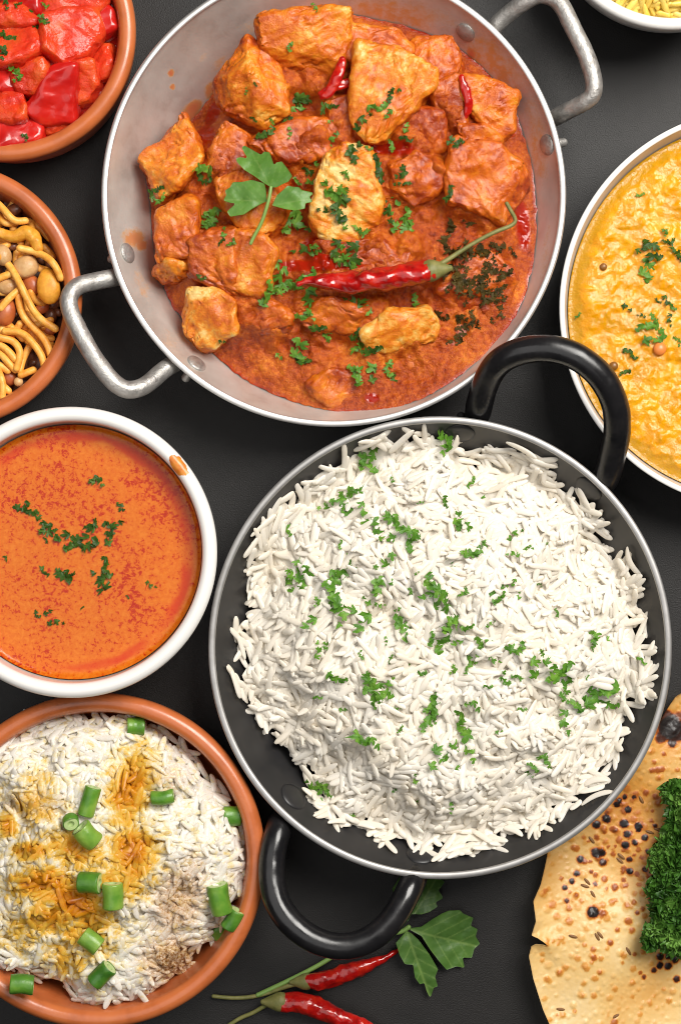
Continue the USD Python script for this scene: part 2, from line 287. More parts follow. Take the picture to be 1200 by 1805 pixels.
leafy('parsley_curly', [(0.30, (0.025, 0.09, 0.012)), (0.5, (0.075, 0.20, 0.025)), (0.68, (0.22, 0.42, 0.08))], 90, rough=0.4, transl=0.25)
plain('parsley_stem', (0.20, 0.34, 0.08), 0.4, subsurface_weight=0.1, subsurface_radius=(0.001, 0.001, 0.0005), subsurface_scale=1.0)
mat('onion_skin', {'g': ('geometry', {}), 'o': ('object_info', {}), 'n': ('noise_texture', dict(scale=120, detail=4)), 'm': ('math', {'math_type': 'multiply_add', 'value2': 0.45, 'value3': 0.0}), 's': ('math', {'math_type': 'subtract', 'value2': 0.22}),
    'r': ('rgb_ramp', {'ramp': [(0.25, (0.04, 0.14, 0.015)), (0.5, (0.10, 0.25, 0.024)), (0.8, (0.26, 0.42, 0.06))]}), 'bn': ('noise_texture', dict(scale=500, detail=3)), 'b': ('bump', dict(strength=0.4, distance=0.0004)),
    'p': ('principled_bsdf', dict(roughness=0.36, subsurface_weight=0.15, subsurface_radius=(0.001, 0.0018, 0.0005), subsurface_scale=1.0))},
    [('g.position', 'n.vector'), ('g.position', 'bn.vector'), ('o.random', 'm.value1'), ('n.fac', 'm.value3'), ('m.value', 's.value1'), ('s.value', 'r.fac'), ('r.color', 'p.base_color'), ('bn.fac', 'b.height'), ('b.normal', 'p.normal')])
plain('onion_flesh', (0.46, 0.60, 0.24), 0.35, subsurface_weight=0.2, subsurface_radius=(0.001, 0.0015, 0.0006), subsurface_scale=1.0)
mottled('fried_noodle', [(0.3, (0.72, 0.27, 0.03)), (0.5, (0.88, 0.40, 0.06)), (0.72, (0.92, 0.53, 0.13))], 240, rough=0.42, bump=0.5, bscale=1300, bdist=0.0003)
mottled('fried_shell', [(0.3, (0.62, 0.24, 0.02)), (0.6, (0.76, 0.34, 0.03)), (0.8, (0.8, 0.42, 0.06))], 500, rough=0.45, bump=0.4, bscale=1500, bdist=0.0003)
mottled('peanut', [(0.3, (0.48, 0.25, 0.09)), (0.7, (0.66, 0.42, 0.19))], 220, rough=0.4, bump=0.4, bscale=700, bdist=0.0005)
mottled('red_nut', [(0.3, (0.34, 0.07, 0.02)), (0.7, (0.52, 0.14, 0.035))], 200, rough=0.35)
mottled('brown_crumb', [(0.3, (0.07, 0.020, 0.010)), (0.7, (0.20, 0.065, 0.025))], 300, rough=0.35)
plain('brown_lentil', (0.22, 0.09, 0.015), 0.35)
plain('red_lentil', (0.72, 0.22, 0.05), 0.35)
plain('cumin', (0.20, 0.09, 0.025), 0.55)
# stained grains: turmeric and ground spice, from two attributes
ricey('spiced_rice', {'g': ('geometry', {}), 't': ('attribute', {'attribute': 'turmeric'}), 's': ('attribute', {'attribute': 'spice'}),
    'n': ('noise_texture', dict(scale=260, detail=5, roughness=0.7)), 'w': ('noise_texture', dict(scale=900, detail=4, roughness=0.75)),
    'tm': ('math', {'math_type': 'multiply_add', 'value2': 1.1, 'value3': 0.0}), 'ts': ('math', {'math_type': 'subtract', 'value2': 0.55, 'use_clamp': True}),
    'tr': ('rgb_ramp', {'ramp': [(0.0, (0.965, 0.93, 0.86)), (0.12, (0.94, 0.84, 0.55)), (0.28, (0.88, 0.58, 0.08)), (0.55, (0.80, 0.34, 0.010)), (0.85, (0.52, 0.13, 0.004)), (1.0, (0.40, 0.08, 0.003))]}),
    'sp': ('math', {'math_type': 'multiply_add', 'value2': 0.42, 'value3': 0.0}), 'sr': ('map_range', dict(from_min=0.55, from_max=0.92, to_min=0.0, to_max=0.85, clamp=True)),
    'mc0': ('mix_color', {'b': (0.66, 0.36, 0.10)}), 'dr': ('map_range', dict(from_min=0.86, from_max=0.97, to_min=0.0, to_max=0.9, clamp=True)), 'mc': ('mix_color', {'b': (0.27, 0.09, 0.012)})},
    [('g.position', 'n.vector'), ('g.position', 'w.vector'), ('n.fac', 'tm.value1'), ('t.fac', 'tm.value3'), ('tm.value', 'ts.value1'), ('ts.value', 'tr.fac'), ('tr.color', 'mc0.a'), ('mc0.result', 'mc.a'), ('sp.value', 'dr.value'), ('dr.result', 'mc.fac'),
     ('s.fac', 'sp.value1'), ('w.fac', 'sp.value3'), ('sp.value', 'sr.value'), ('sr.result', 'mc0.fac')], 'mc.result')
mottled('yellow_rice', [(0.3, (0.80, 0.50, 0.05)), (0.7, (0.88, 0.68, 0.18))], 160, rough=0.35, subsurface_weight=0.2, subsurface_radius=(0.002, 0.0015, 0.0006), subsurface_scale=1.0)
mat('poppadom', {'g': ('geometry', {}), 'c': ('attribute', {'attribute': 'char'}), 'n': ('noise_texture', dict(scale=420, detail=5, roughness=0.65)),
    'm': ('math', {'math_type': 'multiply_add', 'value2': 0.12, 'value3': 0.0}), 'o': ('math', {'math_type': 'subtract', 'value2': 0.06}),
    'r': ('rgb_ramp', {'ramp': [(0.0, (0.80, 0.60, 0.31)), (0.16, (0.77, 0.49, 0.18)), (0.34, (0.68, 0.30, 0.055)), (0.46, (0.52, 0.16, 0.025)), (0.6, (0.36, 0.085, 0.015)), (0.78, (0.07, 0.018, 0.008)), (1.0, (0.012, 0.008, 0.007))]}),
    'bn': ('noise_texture', dict(scale=900, detail=4)), 'b': ('bump', dict(strength=0.3, distance=0.0003)),
    'p': ('principled_bsdf', dict(roughness=0.42, subsurface_weight=0.1, subsurface_radius=(0.002, 0.001, 0.0004), subsurface_scale=1.0))},
    [('g.position', 'n.vector'), ('g.position', 'bn.vector'), ('n.fac', 'm.value1'), ('c.fac', 'm.value3'), ('m.value', 'o.value1'), ('o.value', 'r.fac'), ('r.color', 'p.base_color'), ('bn.fac', 'b.height'), ('b.normal', 'p.normal')])
mottled('sauce_film', [(0.3, (0.55, 0.12, 0.015)), (0.7, (0.72, 0.28, 0.03))], 300, rough=0.3)

# ------------------------------------------------------------------ setting
tb = trimesh.creation.box((1.6, 1.6, 0.03)); tb.apply_translation((0, 0, -0.015))
put('tabletop', tb, 'slate', smooth=False, kind='structure')

# ------------------------------------------------------------------ pans
Z_RIM = 0.045
def wall_z(r, R):                       # inner wall height of a pan of rim radius R (90 mm as drawn)
    q = np.asarray(r) / R * 0.09
    return 0.004 + 0.041 * np.clip((q - 0.060) / 0.030, 0, 1) ** 1.3
def pan_body(c, R, th=0.0013, ns=16, n=200):
    rs = np.linspace(0.060, 0.090, ns) * R / 0.09
    inner = [(0.0, 0.0035), (0.03, 0.0035)] + [(r, float(wall_z(r, R))) for r in rs]
    outer = [(r + th, float(wall_z(r, R)) - th * 0.4) for r in rs][::-1] + [(0.058 * R / 0.09, 0.0008), (0.0, 0.0008)]
    return lathe(inner + outer, c, n)
def torus(c, R, r, z, n=180, m=14):
    return lathe([(R + r * math.cos(a), z + 0.62 * r * math.sin(a)) for a in np.linspace(0, 2 * np.pi, m, endpoint=False)], c, n)
def rivet(c, R, px, py, rad, z):
    p = W(px, py, z); d = p[:2] - c[:2]; r = np.linalg.norm(d); d /= r
    h = 1e-4; z0 = float(wall_z(r, R)); sl = (float(wall_z(r + h, R)) - z0) / h
    n = np.array([-d[0] * sl, -d[1] * sl, 1.0]); n /= np.linalg.norm(n)
    prof = [(0.0, 0.0012), (rad * 0.4, 0.00115), (rad * 0.75, 0.0009), (rad * 0.95, 0.0005), (rad, 0.0), (rad, -0.0006), (0.0, -0.0006)]
    t = lathe(prof, (0, 0), 28); Rm = rot_to(n, 0); v = np.array(t.vertices) @ Rm.T + [p[0], p[1], z0 + 0.0003]
    tail = lathe([(0.0, -0.0095), (0.0012, -0.0094), (0.0018, -0.0085), (0.0019, -0.0015), (0.0, -0.0015)], (0, 0), 18)
    v2 = np.array(tail.vertices) @ Rm.T + [p[0], p[1], z0 + 0.0003]
    return (v, np.array(t.faces)), (v2, np.array(tail.faces))
def handle(ctrl, rad, c, R, n=80, flat=None):
    Q = [W(a, b, z) for a, b, z in ctrl]
    def foot(q):
        d = q[:2] - c[:2]; d = d / np.linalg.norm(d); return np.array([*(c[:2] + d * (R + 0.0002)), 0.026])
    P = spline([foot(Q[0])] + Q[1:-1] + [foot(Q[-1])], n)
    t_ = np.minimum(np.arange(n), n - 1 - np.arange(n)) / (n * 0.09); r = rad * (0.55 + 0.45 * smooth01(t_))
    if flat: r = r * (1 + flat * (np.exp(-((np.arange(n)) / 5.0) ** 2) + np.exp(-((n - 1 - np.arange(n)) / 5.0) ** 2)))
    v, f = tube(P, r, 20)
    v = v + (fbm(v * 260, 3, 3) - 0.5)[:, None] * 0.0003
    return v, f

C1 = W(588, 343, Z_RIM); R1 = 402 * k(Z_RIM)
pan1 = thing('curry_pan', 'worn silver metal pan with two loop handles holding the orange chicken curry', 'pan', loc=(C1[0], C1[1], 0))
b1 = pan_body(C1, R1, ns=40, n=420)
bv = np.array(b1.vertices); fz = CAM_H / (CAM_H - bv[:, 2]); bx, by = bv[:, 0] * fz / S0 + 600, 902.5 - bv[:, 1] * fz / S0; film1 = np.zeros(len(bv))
for px, py, rx, ry, ro, st in ((236, 420, 24, 20, 0, .75), (250, 432, 14, 12, 0, .8), (222, 412, 10, 10, 0, .5), (301, 128, 6, 8, 0, 1.1), (304, 152, 5, 6, 0, 1.0), (340, 190, 22, 14, -40, .9), (370, 160, 12, 22, 20, .7), (345, 215, 32, 30, 0, .9), (390, 110, 30, 14, -40, .45), (360, 100, 20, 10, -40, .38), (700, 25, 130, 34, 8, .56), (870, 110, 90, 44, 48, .58), (945, 240, 26, 90, -8, .5), (830, 95, 9, 13, 0, 1.0), (250, 500, 14, 40, -20, .45), (300, 600, 16, 30, -40, .36), (955, 300, 16, 26, 0, .5), (960, 450, 10, 80, 8, .35), (900, 620, 14, 60, 40, .33), (460, 40, 60, 20, -20, .36)):  # broad upper-right patches: film plus wall shade and food reflection painted in
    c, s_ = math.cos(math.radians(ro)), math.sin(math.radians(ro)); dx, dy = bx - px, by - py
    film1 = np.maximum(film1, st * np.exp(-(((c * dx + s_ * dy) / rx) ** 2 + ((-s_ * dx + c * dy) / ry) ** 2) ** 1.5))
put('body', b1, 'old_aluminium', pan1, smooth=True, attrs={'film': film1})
put('rim', torus(C1, R1 + 0.0004, 0.0013, Z_RIM), 'bright_steel', pan1)
put('handle', handle([(846, 92, .034), (868, 52, .037), (888, 30, .040), (925, 2, .046), (952, -10, .048), (982, 0, .049), (1003, 35, .050), (1030, 90, .051), (1046, 140, .051), (1043, 168, .050), (1018, 186, .046), (985, 203, .038), (950, 218, .033)], 0.0034, C1, R1), 'cast_aluminium', pan1)
put('handle', handle([(232, 478, .033), (205, 488, .037), (165, 496, .043), (133, 507, .047), (121, 530, .049), (133, 570, .050), (163, 625, .051), (195, 668, .050), (222, 686, .049), (254, 680, .046), (285, 655, .041), (308, 640, .037), (330, 622, .033)], 0.0035, C1, R1), 'cast_aluminium', pan1)
for a, b in ((820, 56), (962, 258), (225, 446), (347, 641)):
    h, t = rivet(C1, R1, a, b, 0.0042, 0.036)
    rv = put('rivet', h, 'cast_aluminium', pan1); put('rivet_shank', t, 'cast_aluminium', pan1)

C2 = W(775.5, 1142, Z_RIM); R2 = 401 * k(Z_RIM)
pan2 = thing('rice_pan', 'matt black pan with pale steel rim and black loop handles holding white rice', 'pan', loc=(C2[0], C2[1], 0))
b2 = pan_body(C2, R2); put('body', b2, 'black_coating', pan2, smooth=40)
put('rim', torus(C2, R2 + 0.0003, 0.0014, Z_RIM), 'dull_steel', pan2)
put('handle', handle([(838, 768, .036), (843, 722, .040), (855, 678, .049), (880, 638, .058), (925, 617, .064), (985, 617, .067), (1040, 645, .067), (1075, 690, .064), (1088, 745, .058), (1080, 800, .049), (1066, 845, .040), (1030, 880, .036)], 0.0053, C2, R2, 100), 'black_enamel', pan2)
put('handle', handle([(515, 1418, .036), (491, 1462, .040), (480, 1510, .044), (482, 1570, .047), (508, 1622, .049), (560, 1660, .050), (617, 1668, .050), (668, 1645, .049), (704, 1602, .047), (727, 1555, .042), (740, 1505, .036)], 0.0052, C2, R2, 100), 'black_enamel', pan2)
for a, b in ((810, 764), (1035, 862), (742, 1506), (517, 1405)):
    h, t = rivet(C2, R2, a, b, 0.0060, 0.035)
    rv = put('rivet', h, 'black_coating', pan2); put('rivet_shank', t, 'black_coating', pan2)

# ------------------------------------------------------------------ curry
SAUCE = [(460, 70), (520, 20), (600, 22), (690, 40), (780, 70), (850, 120), (905, 190), (935, 290), (945, 380), (938, 470), (905, 560), (850, 628), (785, 680), (720, 712), (650, 725), (590, 724), (520, 708), (450, 680), (395, 640), (345, 590), (305, 540), (280, 480), (268, 400), (262, 340), (262, 285), (305, 245), (345, 205), (375, 165), (400, 120)]
sp = np.array(SAUCE, float)
ed = spline([tuple(q) for q in np.vstack([sp, sp[:1]])], 240)[:-1]
ed = ed + np.random.default_rng(3).normal(0, 1, ed.shape) * 1.2
ring = []
for a, b in ed:                          # the sauce meets the pan wall: find the height on the line of sight
    z = 0.03
    for _ in range(12):
        q = W(a, b, z); z = float(wall_z(np.linalg.norm(q[:2] - C1[:2]), R1))
    ring.append((q[0], q[1], z + 0.0006))
ring = np.array(ring); ringT = cKDTree(ring[:, :2]); bd1 = Boundary(ring[:, :2])
CH = [  # outline (px, py, z mm), coat 0 bare .. 1 sauced, label
 ([(457, 30, 50), (530, 13, 50), (611, 16, 51), (613, 62, 49), (604, 100, 47), (545, 92, 47), (462, 74, 49), (480, 112, 38), (497, 150, 36), (592, 163, 36), (608, 120, 38)], .38, 'big square chicken block highest up the pan, its grey side showing below'),
 ([(376, 140, 43), (438, 68, 46), (466, 92, 45), (505, 150, 46), (502, 192, 46), (460, 214, 44), (398, 188, 43), (440, 120, 54)], .32, 'ridged wedge of orange chicken beside the biggest square block'),
 ([(247, 287, 38), (325, 199, 38), (349, 240, 40), (357, 272, 42), (318, 318, 42), (282, 345, 40)], .36, 'ribbed orange chicken piece against the pan wall beside a bright oil glint'),
 ([(395, 215, 42), (438, 240, 42), (432, 290, 43), (390, 306, 43), (362, 300, 42), (370, 262, 42)], .6, 'reddish chicken piece between the oil glint and the parsley leaf'),
 ([(281, 372, 43), (342, 350, 45), (342, 450, 44), (290, 457, 42)], .55, 'tall chicken piece with thick sauce standing on the small yellow tip'),
 ([(268, 474, 37), (300, 455, 42), (335, 460, 41), (315, 487, 38), (287, 491, 36)], .3, 'small yellow chicken tip poking out at the pan wall'),
 ([(337, 420, 46), (411, 405, 48), (411, 510, 45), (375, 507, 43), (337, 480, 43)], .62, 'sauced half of the split chicken block below the parsley stem'),
 ([(415, 407, 48), (457, 413, 49), (484, 440, 48), (479, 490, 46), (460, 513, 44), (415, 511, 44)], .42, 'rounded half of the split chicken block touched by the parsley stem tip'),
 ([(387, 315, 46), (437, 298, 50), (502, 360, 49), (497, 393, 46), (470, 411, 45), (430, 402, 45), (405, 375, 45)], .45, 'chicken piece lying under the whole parsley leaf'),
 ([(335, 510, 42), (367, 505, 43), (410, 530, 44), (414, 583, 42), (377, 611, 40), (352, 611, 39), (328, 587, 39)], .25, 'golden rounded chicken cube near the lower rivet of the silver pan'),
 ([(613, 37, 46), (700, 55, 46), (727, 80, 44), (720, 112, 44), (640, 104, 46), (613, 98, 46)], .5, 'chicken piece tucked between the top block and the pan wall'),
 ([(643, 77, 51), (697, 80, 51), (760, 127, 50), (762, 152, 49), (735, 182, 49), (700, 202, 49), (675, 236, 47), (648, 243, 47), (620, 207, 48), (623, 150, 50)], .35, 'largest pale chicken slab with a bare rounded finger at its end'),
 ([(715, 185, 45), (783, 198, 45), (783, 262, 42), (745, 270, 42), (700, 245, 43)], .74, 'sauce covered chicken lump just below the largest slab'),
 ([(730, 72, 43), (787, 62, 42), (813, 100, 42), (812, 127, 43), (767, 140, 44), (730, 105, 44)], .68, 'dark red topped chicken piece below the upper pan rivet'),
 ([(813, 132, 46), (857, 135, 46), (913, 167, 45), (900, 227, 43), (880, 247, 42), (843, 205, 45), (813, 170, 46)], .5, 'square chicken corner piece against the brownish pan wall'),
 ([(812, 218, 46), (847, 212, 46), (882, 250, 44), (873, 267, 43), (820, 240, 45)], .55, 'thin chicken sliver lying across the big block near the rim'),
 ([(808, 243, 47), (877, 258, 46), (920, 283, 43), (930, 325, 40), (905, 360, 40), (880, 392, 42), (857, 372, 45), (797, 352, 46), (793, 300, 47)], .58, 'big sauced chicken block reaching towards the tip of the chilli stem'),
 ([(576, 275, 48), (610, 258, 49), (645, 262, 49), (668, 330, 48), (666, 390, 45), (620, 421, 43), (580, 415, 44), (550, 382, 46), (553, 335, 48)], .28, 'pale bare chicken cube at the centre of the pan sprinkled with parsley'),
 ([(688, 290, 45), (737, 267, 46), (773, 293, 45), (783, 322, 44), (727, 362, 43), (690, 330, 44)], .66, 'lumpy sauced chicken piece above the light green parsley tuft'),
 ([(640, 585, 42), (680, 550, 43), (757, 543, 44), (771, 572, 42), (762, 596, 41), (720, 606, 40), (650, 613, 40)], .16, 'flat golden chicken piece lying below the red chilli'),
 ([(523, 547, 41), (590, 525, 43), (640, 548, 43), (632, 582, 41), (560, 578, 40)], .66, 'sauced chicken piece just below the tip of the red chilli'),
 ([(417, 537, 41), (463, 530, 42), (510, 557, 42), (513, 584, 40), (463, 582, 40), (420, 562, 40)], .7, 'brown sauced chicken strip beside the golden cube'),
 ([(777, 512, 42), (813, 452, 43), (880, 450, 43), (910, 497, 42), (897, 537, 40), (813, 552, 40)], .72, 'chicken piece covered with dark cooked herbs'),
 ([(560, 432, 43), (680, 423, 43), (727, 450, 43), (722, 470, 42), (580, 484, 41)], .8, 'red brown chicken piece lying behind the chilli'),
 ([(543, 677, 40), (590, 650, 41), (632, 667, 40), (615, 722, 37), (578, 717, 38)], .64, 'lowest sauced chicken piece near the pan edge'),
 ([(577, 177, 44), (618, 165, 45), (620, 207, 45), (607, 256, 43), (580, 232, 43)], .66, 'narrow chicken piece below the red pepper strip'),
 ([(437, 248, 44), (513, 213, 45), (577, 213, 45), (573, 262, 44), (513, 285, 44), (478, 256, 44)], .72, 'broad sauced chicken piece above the whole parsley leaf'),
 ([(760, 150, 46), (810, 128, 46), (826, 180, 45), (812, 225, 44), (780, 205, 44)], .72, 'chicken piece with a dark red hollow beside the corner piece'),
 ([(700, 575, 38), (790, 560, 38), (840, 585, 37), (800, 640, 36), (720, 650, 36)], .72, 'sunken sauced chicken piece below the herb covered one'),
]
chunk_area = shapely.union_all([Polygon(WP([(a, b) for a, b, z in o], .042)).convex_hull for o, coat, _ in CH]); chunk_skirts = [(Boundary(np.array(Polygon(WP([(a, b) for a, b, z in o], .042)).convex_hull.exterior.coords)), coat, np.mean([z for a, b, z in o]) / 1000) for o, coat, _ in CH]
def sauce_z(x, y):
    d = np.maximum(bd1(x, y), 0); dd, ii = ringT.query(np.stack([x, y], 1), k=6); w = 1 / (dd + 0.002); zb = (ring[ii, 2] * w).sum(1) / w.sum(1)
    t = smooth01(d / 0.022) ** 0.8
    z = zb * (1 - t) + (0.0355 + 0.0 * x) * t
    z = z + t * (fbm2(x, y, 75, 3, 1) * 0.017 + fbm2(x, y, 230, 3, 2) * 0.0062) + np.clip(d / 0.003, 0, 1) * fbm2(x, y, 700, 3, 3) * 0.0018
    up = np.zeros_like(x)
    for B_, coat, zc_ in chunk_skirts:
        dd_ = -B_(x, y); sk = (zc_ - 0.0355) * (0.42 + 0.62 * coat) * np.exp(-(np.maximum(dd_, 0) / (0.0030 + 0.0045 * coat)) ** 1.3); up = np.maximum(up, sk)
    z = z + up * t
    for px, py, r, h in ((545, 605, 40, -.003), (650, 700, 50, -.002), (480, 620, 35, -.002), (750, 420, 40, .003), (870, 600, 50, -.001), (560, 560, 30, -.002)):
        q = W(px, py, 0.036); z = z + h * np.exp(-((x - q[0]) ** 2 + (y - q[1]) ** 2) / (r * k(.036)) ** 2)
    return z
sv, sf = sheet(ring[:, :2], 0.0007, sauce_z)
oil = np.zeros(len(sv))
for px, py, rx, ry, ro in ((922, 395, 14, 48, -5), (355, 240, 26, 34, 30), (372, 185, 14, 30, 20), (900, 225, 12, 14, 0), (590, 455, 60, 14, 0), (845, 660, 60, 8, -38), (655, 702, 14, 9, 0), (620, 180, 18, 40, 0), (570, 430, 34, 16, 0), (690, 265, 50, 14, 10), (560, 470, 90, 12, 0), (350, 460, 10, 20, 0)):
    q = W(px, py, 0.035); dx, dy = (sv[:, 0] - q[0]) / k(.035), -(sv[:, 1] - q[1]) / k(.035); c, s = math.cos(math.radians(ro)), math.sin(math.radians(ro))
    e = ((c * dx + s * dy) / rx) ** 2 + ((-s * dx + c * dy) / ry) ** 2
    oil = np.maximum(oil, smooth01(1.6 - 1.2 * e + 0.8 * fbm2(sv[:, 0], sv[:, 1], 500, 2, 9)))
edge = np.clip(1 - bd1(sv[:, 0], sv[:, 1]) / 0.0016, 0, 1)
oil = np.maximum(oil, edge * smooth01(2.2 * fbm2(sv[:, 0], sv[:, 1], 90, 2, 4) + 0.55))
put('curry_sauce', (sv, sf), 'curry_sauce', attrs={'oil': oil}, label='thick grainy orange curry sauce filling the silver pan', cat='curry sauce')
curry_parts = [(sv, sf)]
for i, (o, coat, lab) in enumerate(CH):
    oc = np.mean(np.array(o)[:, :2], 0); gr = 1.06
    c = chunk([(oc[0] + (a - oc[0]) * gr, oc[1] + (b - oc[1]) * gr, (z + 2.0 * (z > 41) - 0.5 * (coat > .6)) / 1000) for a, b, z in o], 0.026, rr=0.0026, step=0.00075, seed=i + 11, lump=0.0013 + 0.0014 * coat, fibre=0.0006, fine=0.00030, warp=0.0024, tear=0.0010)
    v = np.array(c.vertices); zt = v[:, 2].max()
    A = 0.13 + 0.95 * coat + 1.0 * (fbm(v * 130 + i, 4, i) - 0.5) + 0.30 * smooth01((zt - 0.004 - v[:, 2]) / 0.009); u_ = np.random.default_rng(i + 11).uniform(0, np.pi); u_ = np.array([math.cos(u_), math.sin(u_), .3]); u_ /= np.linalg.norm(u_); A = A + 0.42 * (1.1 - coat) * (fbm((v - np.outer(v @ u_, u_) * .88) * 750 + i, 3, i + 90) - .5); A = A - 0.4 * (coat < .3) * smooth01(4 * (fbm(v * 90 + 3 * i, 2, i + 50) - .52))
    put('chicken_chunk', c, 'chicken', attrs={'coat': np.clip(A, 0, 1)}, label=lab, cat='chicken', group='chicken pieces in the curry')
    curry_parts.append(vf(c))
curry = Target(curry_parts)

# ------------------------------------------------------------------ chopped parsley shapes (abstract prototypes)
def leaflet(rng, n=34):
    th = np.linspace(0, 2 * np.pi, n, endpoint=False) - np.pi; lob = rng.choice([3, 4, 5]); ph = rng.uniform(0, 6)
    fan = 0.22 + 0.78 * np.clip(np.cos(th * rng.uniform(.62, .85)), 0, 1) ** .7
    r = fan * (0.38 + 0.62 * np.abs(np.cos(lob * th / 1.7 + ph)) ** 0.9) * (0.9 + 0.14 * np.cos(lob * 3 * th + ph * 2) + rng.uniform(-.13, .13, n))
    el = rng.uniform(0.6, 1.0); R = [np.zeros((1, 2))]
    for f in (0.35, 0.7, 1.0): R.append(np.c_[np.cos(th) * r * f - 0.3, np.sin(th) * r * f * el])
    R[0] = np.array([[-0.3, 0.0]])
    Q = np.vstack(R); z = 0.30 * (fbm(np.c_[Q * 3.2, np.full(len(Q), rng.uniform(0, 50))], 2, 1) - 0.5) + rng.uniform(-.5, .5) * Q[:, 0] ** 2 + rng.uniform(-.6, .6) * Q[:, 1] ** 2
    V = np.c_[Q, z]; j = np.arange(n); j2 = (j + 1) % n; F = [np.c_[np.zeros(n, int), 1 + j, 1 + j2]]
    for a in (0, 1): F += [np.c_[1 + a * n + j, 1 + (a + 1) * n + j, 1 + (a + 1) * n + j2], np.c_[1 + a * n + j, 1 + (a + 1) * n + j2, 1 + a * n + j2]]
    return V, np.vstack(F)
rng = np.random.default_rng(5)
SCRAP = []
for i in range(14):
    parts = []
    nq = 2 if i in (0, 5) else rng.integers(3, 7); a0 = rng.uniform(0, 6.3); br = rng.uniform(.25, .6)
    for q in range(nq):
        v, f = leaflet(rng); sc = rng.uniform(0.28, 0.55) * (1.25 if nq < 3 else 1); u = (q / max(nq - 1, 1) - .5) * (.9 if nq > 2 else .5); a, t = rng.uniform(0, 6.3), rng.uniform(-.7, .7)
        v = v * sc; v = v @ np.array([[1, 0, 0], [0, math.cos(t), math.sin(t)], [0, -math.sin(t), math.cos(t)]]) @ np.array([[math.cos(a), math.sin(a), 0], [-math.sin(a), math.cos(a), 0], [0, 0, 1]])
        c_ = np.array([u, br * (u * u * 2 - .25) + rng.normal(0, .10)]); c_ = c_ @ np.array([[math.cos(a0), math.sin(a0)], [-math.sin(a0), math.cos(a0)]])
        parts.append((v + [c_[0], c_[1], rng.uniform(0, .10)], f))
    SCRAP.append(join(parts))
for kind_ in ('parsley_chopped', 'parsley_wet', 'cooked_herb'):
    for i, (v, f) in enumerate(SCRAP):
        p = stage.CreateClassPrim(f'/World/{kind_}_shape_{i}'); m = usdkit.mesh(stage, f'{p.GetPath()}/leaf', (v, f), M[kind_], smooth=True); m.CreateDoubleSidedAttr(True)
def sized(s): return 'leafy parsley tuft' if s >= 34 else 'chopped parsley bit' if s >= 19 else 'tiny parsley speck'
def nearest(marks, a, b): return min(marks, key=lambda m_: (m_[0] - a) ** 2 + (m_[1] - b) ** 2)[2]
CURRY_MARKS = [(640, 495, 'beside the red chilli'), (470, 330, 'around the whole parsley leaf'), (610, 340, 'on the pale central chicken cube'), (690, 165, 'on the largest pale chicken slab'), (500, 150, 'near the topmost chicken blocks'), (400, 460, 'near the split chicken block'), (690, 590, 'beside the flat golden chicken piece'), (700, 375, 'next to the lumpy sauced chicken piece'), (840, 300, 'near the big block by the rim'), (540, 640, 'on the open sauce near the lower pan edge'), (320, 330, 'near the pan wall by the oil glint'), (370, 580, 'on the golden chicken cube')]
RICE_MARKS = [(700, 850, 'on the rice side facing the silver pan'), (540, 1040, 'on the rice side facing the soup bowl'), (930, 940, 'on the rice side facing the dal'), (1010, 1210, 'on the rice side facing the poppadom'), (600, 1350, 'on the rice side facing the spring onion bowl'), (800, 1320, 'on the rice between middle and lower handle'), (760, 1080, 'at the middle of the rice mound')]
def scrap(name, target, px, py, size, kind_, label, group, rng, lift=0.10, up=0.5, cat='parsley'):
    p, n = target(px, py)
    if p is None: return
    n = n * (1 - up) + np.array([0, 0, 1]) * up; s = 1.15 * size * k(p[2])
    R = rot_to(n, rng.uniform(0, 6.3)) * s
    m = np.eye(4); m[:3, :3] = R; m[:3, 3] = p + np.array([0, 0, lift * s + 0.0003])
    x = UsdGeom.Xform.Define(stage, numbered('/World', name)); x.AddTransformOp().Set(Gf.Matrix4d(m.T.tolist()))
    x.GetPrim().GetReferences().AddInternalReference(f'/World/{kind_}_shape_{rng.integers(0, 14)}'); x.GetPrim().SetInstanceable(True)
    keys(x.GetPrim(), label, cat, group)

